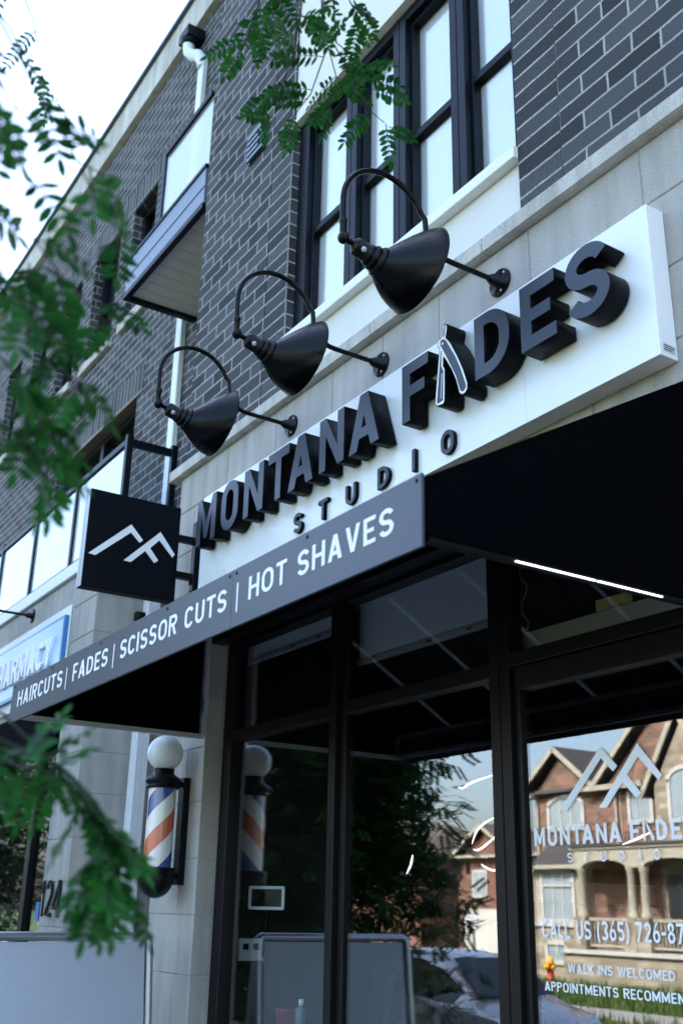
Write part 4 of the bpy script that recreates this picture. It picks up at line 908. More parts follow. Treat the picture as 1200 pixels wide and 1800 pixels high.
m = MB(); m.tube([(-5.31,.40,1.35),(-5.29,.42,1.28),(-5.27,.40,1.2),(-5.28,.41,1.07)], .004, 6); m.build('cord', 'white', ol)

def body_mesh(name, joints, bones, radii, sub=2):
    me = bpy.data.meshes.new(name); me.from_pydata(joints, bones, []); ob = bpy.data.objects.new('tmp_body', me); COL.objects.link(ob)
    sk = ob.modifiers.new('skin', 'SKIN'); sk.use_smooth_shade = True
    for i, r in enumerate(radii):
        ob.data.skin_vertices[0].data[i].radius = (r, r) if not isinstance(r, tuple) else r
    ob.data.skin_vertices[0].data[0].use_root = True
    ss = ob.modifiers.new('sub', 'SUBSURF'); ss.levels = sub; ss.render_levels = sub
    dg = bpy.context.evaluated_depsgraph_get(); out = bpy.data.meshes.new_from_object(ob.evaluated_get(dg)); bpy.data.objects.remove(ob)
    return out
def person(loc, face, label, top, hairm, cap=None, arm=0.):
    """standing figure 1.74 m; face = heading angle"""
    o = empty('person', loc, label, 'person')
    J = [(0,0,.92),(0,0,1.08),(0,.0,1.25),(0,-.005,1.42),(0,.0,1.50),(0,.015,1.58),(0,.02,1.66),(0,.01,1.71)]
    Rr = [(.15,.11),(.135,.10),(.155,.11),(.13,.09),(.055,.055),(.075,.085),(.080,.098),(.055,.07)]
    Bn = [(i,i+1) for i in range(7)]
    def chain(par, pts, rad):
        p = par
        for q, r in zip(pts, rad): J.append(q); Rr.append(r); Bn.append((p,len(J)-1)); p = len(J)-1
        return p
    for s in (-1,1):
        chain(0, [(s*.09,0,.86),(s*.10,.01,.50),(s*.10,-.01,.09),(s*.105,.10,.035),(s*.108,.17,.03)], [.095,.06,.042,.042,.03])
        if s == 1 and arm:
            w_ = chain(3, [(.19,0,1.41),(.26,.06,1.17),(.22,.30,1.27)], [.058,.042,.030]); b0 = Vector((.22,.34,1.28)); dr = Vector((-.1,1,.15)).normalized()
        else:
            w_ = chain(3, [(s*.19,0,1.41),(s*.24,-.01,1.14),(s*.24,.06,.90)], [.058,.042,.030]); b0 = Vector((s*.24,.075,.86)); dr = Vector((0,.25,-1)).normalized()
        hp = chain(w_, [tuple(b0)], [(.036,.018)])
        sd = dr.cross(Vector((0,1,0) if abs(dr.y) < .6 else (0,0,1))).normalized()
        for k_, ln in enumerate((.07,.08,.075,.06)):
            rt_ = b0+dr*.035+sd*(.03-.02*k_); chain(hp, [tuple(rt_), tuple(rt_+dr*ln*.55), tuple(rt_+dr*ln*.9+Vector((0,.012,0)))], [.009,.0085,.007])
        chain(hp, [tuple(b0+sd*.045+dr*.005), tuple(b0+sd*.06+dr*.035)], [.010,.008])
    me = body_mesh('body', J, Bn, Rr)
    Rm = Matrix.Translation(loc) @ Matrix.Rotation(face-pi/2, 4, 'Z')
    mats = ['skin', top, 'jeans']
    for p in me.polygons:
        z = p.center.z; p.material_index = 2 if z < .93 and abs(p.center.x) < .2 else (1 if z < 1.47 and not (abs(p.center.x) > .2 and z < .95) and p.center.y < .24 else 0)
    me.transform(Rm); link('body', me, mats, o)
    m = MB(); m.lathe([(.001,.03),(.014,.018),(.011,0)], (0,.115,1.62), (0,1,-.15), 8); f = m.mesh('nose'); f.transform(Rm); link('nose', f, 'skin', o)
    m = MB()
    for s in (-1,1): m.lathe([(.001,.005),(.010,.003),(.013,0)], (s*.032,.112,1.655), (0,1,0), 8)
    f = m.mesh('eyes'); f.transform(Rm); link('eyes', f, 'white', o)
    m = MB(); m.box(-.025,.025,.112,.122,1.572,1.582); f = m.mesh('mouth'); f.transform(Rm); link('mouth', f, 'stickred', o)
    m = MB()
    for s in (-1,1): m.lathe([(.001,.014),(.022,.010),(.026,0)], (s*.082,.015,1.64), (s,0,0), 10)
    f = m.mesh('ears'); f.transform(Rm); link('ears', f, 'skin', o)
    m = MB(); m.lathe([(.108*cos(radians(a)),.115*sin(radians(a))) for a in range(-15,91,9)], (0,-.005,1.67), (0,-.18,1), 24); f = m.mesh('hair'); f.transform(Rm); link('hair', f, hairm, o)
    if cap:
        m = MB(); m.lathe([(.113*cos(radians(a)),.10*sin(radians(a))) for a in range(0,91,9)], (0,.005,1.69), (0,0,1), 24); m.prism([(-.09,.07),(-.07,.19),(0,.215),(.07,.19),(.09,.07)], 'z', 1.690, 1.700); f = m.mesh('cap'); f.transform(Rm); link('cap', f, cap, o)
    return o
person((-8.25,4.0,.0), radians(-20), 'person in tan cap and ochre shirt holding a dark clipper out', 'tee', 'hair', cap='tan', arm=1)
cl = MB(); cl.tube([(-7.83,4.01,1.27),(-7.72,3.99,1.30)], [.018,.014], 10); tag(cl.build('hair_clipper', 'bandmetal', None, loc=(-7.78,4.0,1.28)), 'dark hair clipper in the hand of the person in the tan cap', 'clipper')
person((-8.0,3.4,-.28), radians(-60), 'person with brown hair in a loose beige top', 'beige', 'hair')

# ------------------------------------------------------------------ trees
def leaflet(mb, p, d, n, L, w):
    """pointed oval leaflet from p along d, n = face normal"""
    s = d.cross(n).normalized(); q = lambda t, a, h=0: p+d*L*t+s*w*a+n*h
    mb.add([q(0,0), q(.25,.42,.0), q(.6,.5,.0), q(.88,.25), q(1,0), q(.88,-.25), q(.6,-.5), q(.25,-.42), q(.5,0,-L*.06)], [(0,1,8),(1,2,8),(2,3,8),(3,4,8),(4,5,8),(5,6,8),(6,7,8),(7,0,8)])
def frond(mb, tw, p, d, L, pairs, ll, lw, droop=.5, fl=.0):
    up_ = Vector((random.uniform(-.3,.3), random.uniform(-.3,.3), 1)).normalized(); pts = [Vector(p)]; dd = Vector(d).normalized(); n = 8
    for i in range(n):
        dd = (dd+Vector((0,0,-droop/n))).normalized(); pts.append(pts[-1]+dd*L/n)
    tw.tube(pts, [.0016]*4+[.001]*5, 4, caps=False)
    for j in range(pairs):
        t = (j+1.2)/(pairs+.6)*n; i = min(int(t), n-1); q = pts[i].lerp(pts[i+1], t-i); ax = (pts[i+1]-pts[i]).normalized()
        sd = ax.cross(up_).normalized(); nn = sd.cross(ax).normalized(); sz = (.75+.25*sin(pi*(j+1)/pairs))*random.uniform(.85,1.1)
        for s in (-1,1):
            if random.random() < .05: continue
            dl_ = (sd*s*.88+ax*random.uniform(.3,.55)+nn*random.uniform(-.3,.1)).normalized(); n2 = (nn+sd*random.uniform(-.35,.35)+ax*random.uniform(-.25,.25)); n2 = (n2-dl_*n2.dot(dl_)).normalized()
            leaflet(mb, q, dl_, n2, ll*sz, lw*sz)
    e = (pts[-1]-pts[-2]).normalized(); leaflet(mb, pts[-1], e, e.cross(up_).cross(e).normalized(), ll*.8, lw*.8)
TW = {
'a':[[-1.811,-2.245,3.439],[-1.892,-2.18,3.419],[-1.975,-2.135,3.397]],
'a2':[[-1.646,-2.317,3.188],[-1.696,-2.26,3.193],[-1.761,-2.21,3.18]],
'b':[[-1.144,-2.411,2.635],[-1.2,-2.323,2.602],[-1.234,-2.255,2.591],[-1.252,-2.180,2.591]],
'c':[[-1.056,-2.415,2.508],[-1.103,-2.351,2.482],[-1.151,-2.297,2.452]],
'd':[[-1.257,-2.36,2.484],[-1.285,-2.256,2.469],[-1.325,-2.19,2.441],[-1.355,-2.114,2.415]],
'e':[[-1.253,-2.348,2.396],[-1.287,-2.243,2.365],[-1.333,-2.181,2.316],[-1.36,-2.14,2.277]],
'f':[[-1.251,-2.335,2.297],[-1.289,-2.252,2.257],[-1.33,-2.198,2.212],[-1.369,-2.16,2.172]],
'g':[[-1.189,-2.308,2.64],[-1.239,-2.24,2.612],[-1.286,-2.186,2.588],[-1.328,-2.131,2.565]],
'g2':[[-1.245,-2.307,2.189],[-1.274,-2.253,2.168],[-1.3,-2.213,2.155]],
'g3':[[-1.422,-2.266,2.484],[-1.425,-2.2,2.521],[-1.452,-2.125,2.511]],
'h1':[[-1.444,-2.216,1.813],[-1.453,-2.118,1.786],[-1.468,-2.055,1.731],[-1.48,-2.02,1.676],[-1.487,-2.0,1.63]],
'h2':[[-1.4,-2.21,1.775],[-1.413,-2.136,1.765]],
'h3':[[-1.472,-2.112,1.788],[-1.484,-2.027,1.718],[-1.49,-2.0,1.69]],
'B1':[[-1.816,-1.651,3.808],[-1.934,-1.618,3.777],[-2.049,-1.597,3.746]],
'B2':[[-1.862,-1.596,3.884],[-1.962,-1.564,3.871],[-2.051,-1.55,3.874]],
'B3':[[-1.694,-1.597,3.748],[-1.829,-1.547,3.692],[-1.949,-1.499,3.643]],
'B4':[[-1.748,-1.541,3.814],[-1.874,-1.446,3.747],[-1.958,-1.351,3.707],[-2.054,-1.308,3.68]],
'B5':[[-1.783,-1.469,3.89],[-1.855,-1.375,3.87],[-1.904,-1.296,3.874]],
'B6':[[-1.832,-1.477,3.714],[-1.892,-1.348,3.677],[-1.955,-1.248,3.648],[-1.985,-1.169,3.658]],
'B7':[[-1.879,-1.531,3.628],[-1.982,-1.51,3.605],[-2.067,-1.482,3.594]],
'B8':[[-1.868,-1.444,3.666],[-1.982,-1.417,3.632],[-2.086,-1.418,3.619]],
'B9':[[-1.866,-1.411,3.721],[-1.894,-1.319,3.733],[-1.946,-1.246,3.732]],
}
FR = {'a':(3,.13,8,.024,.010),'a2':(3,.14,8,.026,.011)}
T1 = empty('locust_tree', (-.9,-4.3,-.25), 'locust tree with drooping pinnate leaves hanging close over the pavement', 'tree')
lf, tw, tr = MB(), MB(), MB()
tr.tube([(-.9,-4.3,-.28),(-.92,-4.28,.8),(-.95,-4.25,1.9),(-1.0,-4.15,2.9),(-1.05,-4.0,3.9),(-1.1,-3.9,5.2),(-1.15,-3.85,6.4)], [.16,.13,.115,.10,.085,.06,.03], 14)
tr.build('trunk', 'bark', T1)
for p in ([(-.97,-4.2,2.3),(-1.0,-3.5,2.75),(-1.0,-2.9,2.9),(-1.1,-2.5,2.75)], [(-1.05,-4.0,3.9),(-.9,-3.2,4.7),(-1.2,-2.3,4.75),(-1.6,-1.65,4.25)], [(-.95,-4.25,1.7),(-1.2,-3.4,2.0),(-1.35,-2.7,2.0),(-1.42,-2.25,1.83)], [(-1.05,-4,3.9),(-.3,-3.4,4.9),(.2,-3.0,5.4)], [(-1.1,-3.9,4.6),(-2.0,-4.2,5.3),(-2.8,-4.3,5.6)], [(-1.1,-3.9,5.2),(-.9,-4.8,5.9),(-.8,-5.6,6.2)], [(-.95,-3.0,4.75),(-1.3,-2.5,4.3),(-1.65,-2.4,3.75)]):
    tw.tube(p, [.03,.016,.006,.003][:len(p)], 8)
hub = {'a':(-1.8,-2.25,3.5),'a2':(-1.75,-2.35,3.7)}
for k_, pts in TW.items():
    pts = [Vector(p)+(Vector((0,0,.05)) if k_[0] == 'B' else Vector((.011,.017,-.004)) if k_ in ('h1','h3') else Vector()) for p in pts]
    root = Vector((-1.42,-2.25,1.83)) if k_[0] == 'h' else (Vector((-1.6,-1.65,4.25)) if k_[0] == 'B' else (Vector((-1.65,-2.4,3.75)) if k_ in hub else Vector((-1.1,-2.5,2.75))))
    tw.tube([root, root.lerp(pts[0],.5)+Vector((0,0,.03))]+pts, [.003,.0025]+[.002-.001*i/len(pts) for i in range(len(pts))], 6)
    nfr, L, pr_, ll, lw = FR.get(k_, (4,.105,7,.034,.015) if k_[0] == 'B' else ((4,.105,8,.034,.0135) if k_[0] == 'h' else (4,.085,5,.038,.0165)))
    for i in range(len(pts)):
        for r2 in range({'d':1,'e':3,'f':3,'g3':2,'b':1 if i < 3 else 2,'g2':2,'h1':4 if i > 1 else 2,'h2':4,'h3':4,'a':1,'a2':1}.get(k_, 2 if k_[0] == 'B' and i else 1)):
            d_ = (pts[min(i+1,len(pts)-1)]-pts[max(i-1,0)]).normalized()
            rv = Vector((random.gauss(0,1),random.gauss(0,1),random.gauss(0,.6))).normalized()
            frond(lf, tw, pts[i]+(d_*random.uniform(-.03,.03)), d_*.6+rv*.9+Vector((0,0,-.05 if k_[0] == 'B' else .15 if k_ == 'h2' else -.35)), L*random.uniform(.75,1.15), pr_, ll*random.uniform(.8,1.1), lw*random.uniform(.85,1.1), .35 if k_[0] == 'B' else .15 if k_ == 'h2' else .6)
for i in range(190):      # the rest of the crown, above and behind the camera
    a = random.uniform(0,2*pi); r3 = random.uniform(.5,2.0); p = Vector((-.9+r3*cos(a), -4.3+r3*sin(a)*.75-.1, random.uniform(4.6,7.0)))
    frond(lf, tw, p, (cos(a),sin(a),-.3), .22, 8, .045, .02, .8)
tw.build('branches', 'twig', T1); lf.build('foliage', 'leaf', T1, fixn=False)

def street_tree(loc, h, rad, zlow, n, label, name='street_tree', seed=1):
    random.seed(seed); T = empty(name, loc, label, 'tree'); x, y, z = loc; tr = MB(); br = MB(); lf = MB()
    tr.tube([(x,y,z-.03),(x+.03,y,z+1),(x-.02,y+.03,z+2.2),(x+.05,y,z+h*.6),(x,y,z+h*.9)], [.085,.075,.065,.04,.015], 12); tr.build('trunk', 'bark', T)
    tips = []
    for i in range(30):
        a = i*2.4+random.uniform(-.3,.3); t = random.uniform(.32,.9); s = Vector((x,y,z+h*t*.95)); e = s+Vector((cos(a)*rad*random.uniform(.6,1.0)*(1.15-t*.5), sin(a)*rad*random.uniform(.6,1.)*(1.15-t*.5), random.uniform(-.3,.9)))
        mid = s.lerp(e,.5)+Vector((0,0,.25)); br.tube([s,mid,e], [.02,.012,.004], 6); tips += [s.lerp(mid,.6), mid, mid.lerp(e,.4), mid.lerp(e,.7), e, e+Vector((random.uniform(-.3,.3),random.uniform(-.3,.3),-.8)), e+Vector((random.uniform(-.3,.3),random.uniform(-.3,.3),-.4))]
    br.build('branches', 'bark', T)
    for i in range(n):
        c = random.choice(tips); p = c+Vector((random.gauss(0,.26),random.gauss(0,.26),random.gauss(-.12,.30)-(random.random() < .3)*random.uniform(.2,.9)))
        if p.z < z+zlow: continue
        a = random.uniform(0,2*pi); d_ = Vector((cos(a),sin(a),random.uniform(-.9,.1))).normalized(); up_ = Vector((random.uniform(-.4,.4),random.uniform(-.4,.4),1)); sd = d_.cross(up_).normalized()
        for j in range(6):
            q = p+d_*.032*j
            for s in (-1,1):
                l = (sd*s+d_*.4).normalized()*.075; w_ = d_*.017
                lf.add([q, q+l*.5+w_, q+l, q+l*.5-w_], [(0,1,2,3)])
    lf.build('foliage', 'leaf2', T, fixn=False); return T
street_tree((-9.35,-3.05,-.22), 5.6, 1.28, .55, 10500, 'dark leafy street tree mirrored in the shop glass', seed=3)
street_tree((-11.9,-3.3,-.22), 3.25, 1.7, .6, 7500, 'low bushy street tree mirrored behind the barber pole', seed=11)
street_tree((-20.8,-3.0,-.22), 5.4, 1.8, 1.0, 4500, 'street tree mirrored in the pharmacy window', seed=12)
street_tree((-33,-20.5,RZ-.03), 6, 2.2, 1.6, 900, 'garden tree beside the far house, mirrored in the glass', name='garden_tree', seed=5)

# ------------------------------------------------------------------ houses across the street (mirrored in the glass)
FY = -23.74
HS = empty('brick_house', (-25,FY,RZ), 'two storey red brick and pale stone house with gables and a porch', 'house')
def hp(mb, name, mat, parent=HS, **kw): return mb.build(name, mat, parent, **kw)
gz = RZ-.05
m = MB(); m.box(-28.35,-14,FY-9,FY,gz,5.45); hp(m, 'wall', 'redbrick')
m = MB(); m.prism([(-28.35,5.452),(-25.75,5.452),(-27.05,6.70)], 'y', FY-2.5, FY+.03); m.prism([(-25.0,5.452),(-18.0,5.452),(-21.5,8.75)], 'y', FY-6, FY+.05); hp(m, 'gable', 'redbrick')
m = MB(); m.prism([(-28.9,5.40),(-27.05,6.86),(-25.2,5.40),(-25.2,5.52),(-27.05,7.0),(-28.9,5.52)], 'y', FY-3, FY+.32)
m.prism([(-25.3,5.45),(-21.5,9.0),(-17.7,5.45),(-17.7,5.58),(-21.5,9.16),(-25.3,5.58)], 'y', FY-7, FY+.34)
m.add([(-28.9,FY+.3,5.44),(-13.5,FY+.3,5.44),(-13.5,FY-9.3,5.44),(-28.9,FY-9.3,5.44),(-24.3,FY-4.5,8.3),(-17,FY-4.5,8.3)], [(0,1,5,4),(1,2,5),(2,3,4,5),(3,0,4),(0,3,2,1)])
hp(m, 'roof', 'shingle')
def bargeboard(mb, p, y): 
    for a, b in zip(p[:-1], p[1:]): mb.bar((a[0],y,a[1]), (b[0],y,b[1]), .06, .19, upv=(0,1,0)) if False else mb.bar((a[0],y,a[1]), (b[0],y,b[1]), .16, .07, upv=(0,1,0))
m = MB(); bargeboard(m, [(-28.92,5.42),(-27.05,6.90),(-25.18,5.42)], FY+.36); bargeboard(m, [(-25.32,5.47),(-21.5,9.05),(-17.7,5.47)], FY+.38); m.box(-28.95,-28.2,FY-.0,FY+.38,5.30,5.44); m.box(-25.9,-23.2,FY+.02,FY+.40,5.36,5.52); hp(m, 'eave_trim', 'cream')
# stone bay with its own gable
m = MB(); m.box(-22.55,-20.2,FY,FY+.55,gz,5.30); m.prism([(-22.55,5.30),(-20.2,5.30),(-21.37,7.1)], 'y', FY, FY+.55); hp(m, 'stone_bay', 'fieldstone')
m = MB(); bargeboard(m, [(-22.95,4.95),(-21.37,7.42),(-19.8,4.95)], FY+.75); hp(m, 'eave_trim', 'cream')
m = MB(); m.prism([(-22.95,4.95),(-21.37,7.38),(-19.8,4.95),(-19.8,5.08),(-21.37,7.52),(-22.95,5.08)], 'y', FY-.5, FY+.70); hp(m, 'roof', 'shingle')
def hwin(a, b, c, d, y, arch=0., nb=2, mat='whitetrim'):
    m = MB(); t = .12
    m.box(a-t,a,y,y+.07,c-t,d+arch*.2); m.box(b,b+t,y,y+.07,c-t,d+arch*.2); m.box(a,b,y,y+.072,c-t,c)
    if arch: m.prism(arc((a+b)/2,d,(b-a)/2+t,arch+t,0,180,14)+arc((a+b)/2,d-.0,(b-a)/2,arch,180,0,14), 'y', y, y+.07)
    else: m.box(a,b,y,y+.072,d,d+t)
    for i in range(1,nb): x = a+(b-a)*i/nb; m.box(x-.03,x+.03,y,y+.05,c,d+arch*.8)
    w_ = hp(m, 'window', mat)
    p = MB(); p.prism([(a,c),(b,c)]+(arc((a+b)/2,d,(b-a)/2,arch,0,180,14) if arch else [(b,d),(a,d)]), 'y', y+.005, y+.02); p.build('pane', 'housepane', w_)
hwin(-27.66,-26.15,4.30,5.0,FY,arch=.26,nb=3); hwin(-24.0,-23.2,4.38,5.28,FY,nb=1); hwin(-21.9,-20.8,4.28,5.35,FY+.55,arch=.35,nb=2)
# ground floor: bay, porch, columns
m = MB(); m.box(-28.15,-25.85,FY,FY+.5,1.29,3.02); hp(m, 'bay_wall', 'cream')
m = MB(); m.box(-28.17,-25.83,FY,FY+.52,gz,1.17); m.box(-25.83,-14,FY,FY+1.5,gz,.45); hp(m, 'stone_base', 'fieldstone')
m = MB(); m.box(-28.27,-25.75,FY,FY+.60,1.17,1.29); m.box(-25.74,-14,FY+.0,FY+1.6,.45,.56); hp(m, 'stone_sill', 'whitetrim')
hwin(-27.62,-26.28,1.40,2.82,FY+.5,nb=3); hwin(-27.5,-26.72,.15,.62,FY+.52,nb=2)
m = MB(); m.box(-27.6,-26.3,FY+.55,FY+.585,2.40,2.46); hp(m, 'transom_bar', 'whitetrim')
m = MB(); m.add([(-28.1,FY+.8,3.03),(-25.3,FY+.8,3.03),(-25.3,FY,3.82),(-27.7,FY,3.82),(-28.1,FY,3.03),(-25.3,FY,3.03)], [(0,1,2,3),(0,3,4),(1,5,2),(0,4,5,1)]); m.box(-25.3,-14,FY,FY+1.5,3.52,3.60); hp(m, 'porch_roof', 'shingle')
m = MB(); m.box(-28.13,-25.3,FY+.74,FY+.86,2.95,3.07)
for a, b in ((-25.08,-23.06),(-22.56,-20.4),(-20.0,-17.7),(-17.4,-13.6)):
    m.prism([(a-.25,2.9),(a-.25,3.45),(b+.25,3.45),(b+.25,2.9)]+[(b+.12,2.9)]+arc((a+b)/2,2.9,(b-a)/2-.1,.24,0,180,10)+[(a-.12,2.9)], 'y', FY+1.15, FY+1.4)
m.box(-25.4,-14,FY+1.10,FY+1.46,3.455,3.51); m.box(-25.35,-25.1,FY,FY+1.14,2.93,3.45); hp(m, 'porch_fascia', 'cream')
for x in (-25.08,-23.06,-22.56,-20.4,-17.6):
    m = MB(); m.lathe([(.17,1.50),(.17,1.60),(.13,1.64),(.135,1.75),(.115,2.75),(.15,2.80),(.16,2.9)], (x,FY+1.28,0), (0,0,1), 18); c = hp(m, 'porch_column', 'cream')
    m = MB(); m.box(x-.24,x+.24,FY+1.05,FY+1.5,.56,1.50); m.build('pedestal', 'fieldstone', c)
m = MB(); m.box(-25.0,-14,FY+1.25,FY+1.32,1.40,1.48); m.box(-25.0,-14,FY+1.25,FY+1.32,.66,.72)
for i in range(80): m.box(-24.95+.137*i,-24.915+.137*i,FY+1.27,FY+1.31,.72,1.40)
hp(m, 'porch_railing', 'cream')
m = MB(); m.box(-22.3,-21.5,FY+.56,FY+.62,.56,2.7); hp(m, 'front_door', 'housedark')
m = MB(); m.box(-24.45,-24.42,FY,FY+.03,.5,5.4); m.tube([(-28.25,FY+.06,1.3),(-28.25,FY+.06,5.3)], .05, 8); m.tube([(-24.6,FY+.06,3.7),(-24.6,FY+.06,5.36)], .05, 8); hp(m, 'rain_pipe', 'cream')
def far_house(name, x0, x1, y, ez, rz_, label):
    o = empty(name, ((x0+x1)/2,y,RZ), label, 'house')
    m = MB(); m.box(x0,x1,y-9,y,RZ-.05,ez); m.prism([(x0+.3,ez),((x0+x1)/2-1.0,ez),((x0*1.5+x1*.5)/2-.35,ez+1.2)], 'y', y-2, y+.02); m.build('wall', 'redbrick_far', o)
    m = MB(); m.add([(x0-.4,y+.4,ez),(x1+.4,y+.4,ez),(x1+.4,y-9.4,ez),(x0-.4,y-9.4,ez),(x0+3,y-4.5,rz_),(x1-3,y-4.5,rz_)], [(0,1,5,4),(1,2,5),(2,3,4,5),(3,0,4),(0,3,2,1)])
    xm = (x0*1.5+x1*.5)/2-.35; m.prism([(x0-.1,ez-.1),(xm,ez+1.5),(2*xm-x0+.1,ez-.1),(2*xm-x0+.1,ez+.04),(xm,ez+1.66),(x0-.1,ez+.04)], 'y', y-3, y+.45); m.build('roof', 'shingle_far', o)
    m = MB(); bargeboard(m, [(x0-.15,ez-.08),(xm,ez+1.55),(2*xm-x0+.15,ez-.08)], y+.5); m.box(x0-.4,x1+.4,y+.38,y+.46,ez-.12,ez+.02); m.build('eave_trim', 'cream', o)
    for a in (x0+1.2, x0+4.4, x1-2.2):
        m = MB(); m.box(a,a+1.2,y,y+.05,ez-2.1,ez-.7); w_ = m.build('window', 'whitetrim', o)
        m = MB(); m.box(a+.1,a+.56,y+.05,y+.06,ez-2.0,ez-.8); m.box(a+.64,a+1.1,y+.05,y+.06,ez-2.0,ez-.8); m.build('pane', 'housepane', w_)
    m = MB(); m.box(x0+.5,x0+3.3,y+.0,y+.05,RZ,RZ+2.1); m.build('garage_door', 'whitetrim', o)
    return o
far_house('red_house', -47.5, -36.5, -35.7, 4.36, 6.05, 'plain red brick house with brown roof beyond the porch house')
far_house('gabled_house', -61, -50.2, -35.2, 4.5, 6.6, 'farther red brick house with a pale gable, half behind the tree')

# ------------------------------------------------------------------ hydrant, street sign, car
HY = empty('fire_hydrant', (-26.2,-22.0,RZ-.03), 'red fire hydrant with yellow top on the lawn', 'hydrant')
z = RZ-.03; m = MB(); m.lathe([(.001,0),(.16,0),(.16,.05),(.11,.06),(.105,.50),(.13,.51),(.13,.56),(.001,.56)], (-26.2,-22,z), (0,0,1), 18); m.build('barrel', 'hydred', HY)
m = MB(); m.lathe([(.13,.56),(.12,.64),(.08,.71),(.03,.74),(.03,.78),(.001,.78)], (-26.2,-22,z), (0,0,1), 18); m.lathe([(.001,.20),(.06,.20),(.06,.10)], (-26.2,-22,z+.45), (1,0,0), 12); m.lathe([(.001,.20),(.06,.20),(.06,.10)], (-26.2,-22,z+.45), (-1,0,0), 12); m.lathe([(.001,.22),(.08,.22),(.08,.10)], (-26.2,-22,z+.45), (0,1,0), 12); m.build('bonnet', 'hydyel', HY)
SP = empty('street_sign', (-17.1,-11.4,RZ), 'small white sign plate on a thin metal post across the street', 'sign')
m = MB(); m.tube([(-17.1,-11.4,RZ-.03),(-17.1,-11.4,1.62)], .03, 10); m.build('post', 'galv', SP)
m = MB(); m.box(-17.3,-16.9,-11.36,-11.34,1.28,1.60); m.build('plate', 'white', SP, bevel=.005)

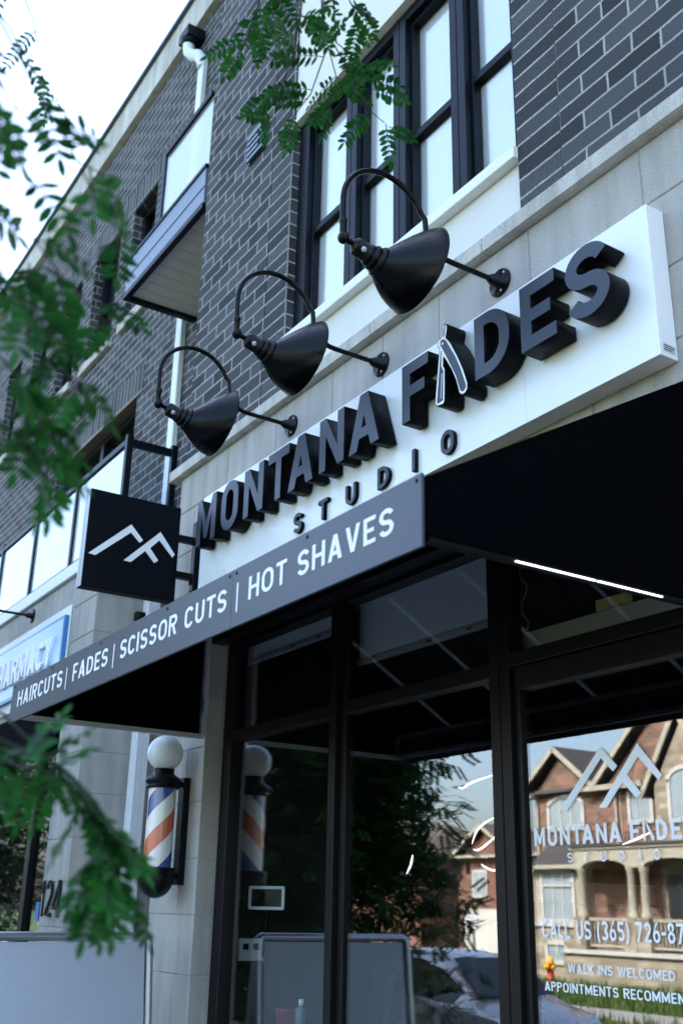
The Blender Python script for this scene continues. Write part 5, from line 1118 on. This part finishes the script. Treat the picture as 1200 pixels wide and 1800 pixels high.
CR = empty('hatchback_car', (-11.9,-6.85,RZ), 'silver hatchback on the road, mirrored in the shop glass', 'car')
CX = lambda x: -22.5-x
def turn(m): m.v = [(CX(x), y, z) for x, y, z in m.v]
def car():
    # stations along x: rear (-8.62) to nose (-12.6); each: x, z_bottom, z_belt, z_roof, half width, half roof width
    cx, cyy, z = 0, -6.85, RZ
    st = [(-8.60,.42,.78,.80,.70,.66),(-8.66,.34,.92,.96,.80,.70),(-8.82,.28,.98,1.10,.86,.68),(-9.05,.24,.99,1.30,.88,.63),(-9.35,.22,.98,1.45,.885,.60),(-9.9,.22,.96,1.50,.885,.59),(-10.5,.22,.94,1.50,.885,.58),(-11.0,.22,.92,1.40,.88,.57),(-11.5,.22,.91,1.12,.87,.60),(-11.75,.22,.90,.95,.86,.62),(-12.2,.24,.84,.86,.82,.60),(-12.5,.30,.68,.72,.72,.52),(-12.6,.38,.55,.58,.62,.45)]
    vs = []; 
    for x, zb_, ze, zr, w, wr in st:
        sec = [(w*.9,zb_),(w,zb_+.12),(w*1.005,(zb_+ze)/2),(w*.985,ze-.06),(w*.955,ze),(wr+.02,zr-.05),(wr*.86,zr-.008),(wr*.45,zr+.012),(0,zr+.018)]
        full = sec+[(-a,b) for a,b in sec[-2::-1]]
        vs += [(x, cyy+a, z+b) for a,b in full]
    n = 17; fs = [(i*n+j,i*n+j+1,(i+1)*n+j+1,(i+1)*n+j) for i in range(len(st)-1) for j in range(n-1)]
    fs += [(i*n+n-1,i*n,(i+1)*n,(i+1)*n+n-1) for i in range(len(st)-1)]
    m = MB(); m.add(vs, fs, 0, True); m.add(vs[:n], [tuple(range(n))]); m.add(vs[-n:], [tuple(range(n))[::-1]]); b = (turn(m), m.build)[1]('body', 'silver', CR)
    # side glass, rear glass, windscreen: panels set a few mm proud of the body skin
    for s in (-1,1):
        def sp(x, ze, zr, w, wr, t): return (x, cyy+s*((w*.955)*(1-t)+(wr+.02)*t+.012), z+ze*(1-t)+(zr-.05)*t)
        S2 = [(-9.12,.99,1.32,.88,.63),(-9.42,.98,1.46,.885,.60),(-9.9,.96,1.50,.885,.59),(-10.5,.94,1.50,.885,.58),(-11.0,.92,1.40,.88,.57),(-11.42,.91,1.16,.872,.60)]
        m = MB(); lo = [sp(*q, .12) for q in S2]; hi = [sp(*q, .9) for q in S2]
        m.add(lo+hi, [(i,i+1,6+i+1,6+i) for i in range(5)]); (turn(m), m.build)[1]('side_window', 'cardark', CR)
    m = MB(); m.add([(-8.80,cyy-.66,z+1.04),(-8.80,cyy+.66,z+1.04),(-9.26,cyy+.53,z+1.415),(-9.26,cyy-.53,z+1.415)], [(0,1,2,3)])
    for v in range(4): m.v[v] = (m.v[v][0]+.05, m.v[v][1], m.v[v][2]+.03)
    (turn(m), m.build)[1]('rear_window', 'cardark', CR)
    m = MB(); m.add([(-11.05,cyy-.52,z+1.40),(-11.05,cyy+.52,z+1.40),(-11.70,cyy+.62,z+.99),(-11.70,cyy-.62,z+.99)], [(0,1,2,3)])
    for v in range(4): m.v[v] = (m.v[v][0]-.02, m.v[v][1], m.v[v][2]+.035)
    (turn(m), m.build)[1]('windscreen', 'cardark', CR)
    for s in (-1,1):
        m = MB(); m.add([(-8.60,cyy+s*.50,z+.80),(-8.62,cyy+s*.76,z+.80),(-9.02,cyy+s*.893,z+.90),(-9.06,cyy+s*.872,z+1.03),(-8.76,cyy+s*.80,z+1.06),(-8.70,cyy+s*.52,z+.98)], [(0,1,4,5),(1,2,3,4)]); 
        (turn(m), m.build)[1]('tail_light', 'tail', CR)
        for x in (-9.4,-11.85):
            m = MB(); m.lathe([(.20,-.10),(.30,-.10),(.315,-.07),(.315,.07),(.30,.10),(.20,.10)], (x,cyy+s*.80,z+.315), (0,1,0), 24); wv = (turn(m), m.build)[1]('wheel', 'tyre', CR)
            m = MB(); m.lathe([(.001,.085),(.05,.085),(.18,.06),(.205,.08)], (x,cyy+s*.80,z+.315), (0,s,0), 20); (turn(m), m.build)[1]('rim', 'rim', wv)
    m = MB(); m.box(-8.62,-8.575,cyy-.70,cyy+.70,z+.34,z+.60); (turn(m), m.build)[1]('bumper', 'silver', CR, bevel=.015)
    m = MB(); m.box(-8.574,-8.57,cyy-.26,cyy+.26,z+.62,z+.73); (turn(m), m.build)[1]('licence_plate', 'white', CR)
car()
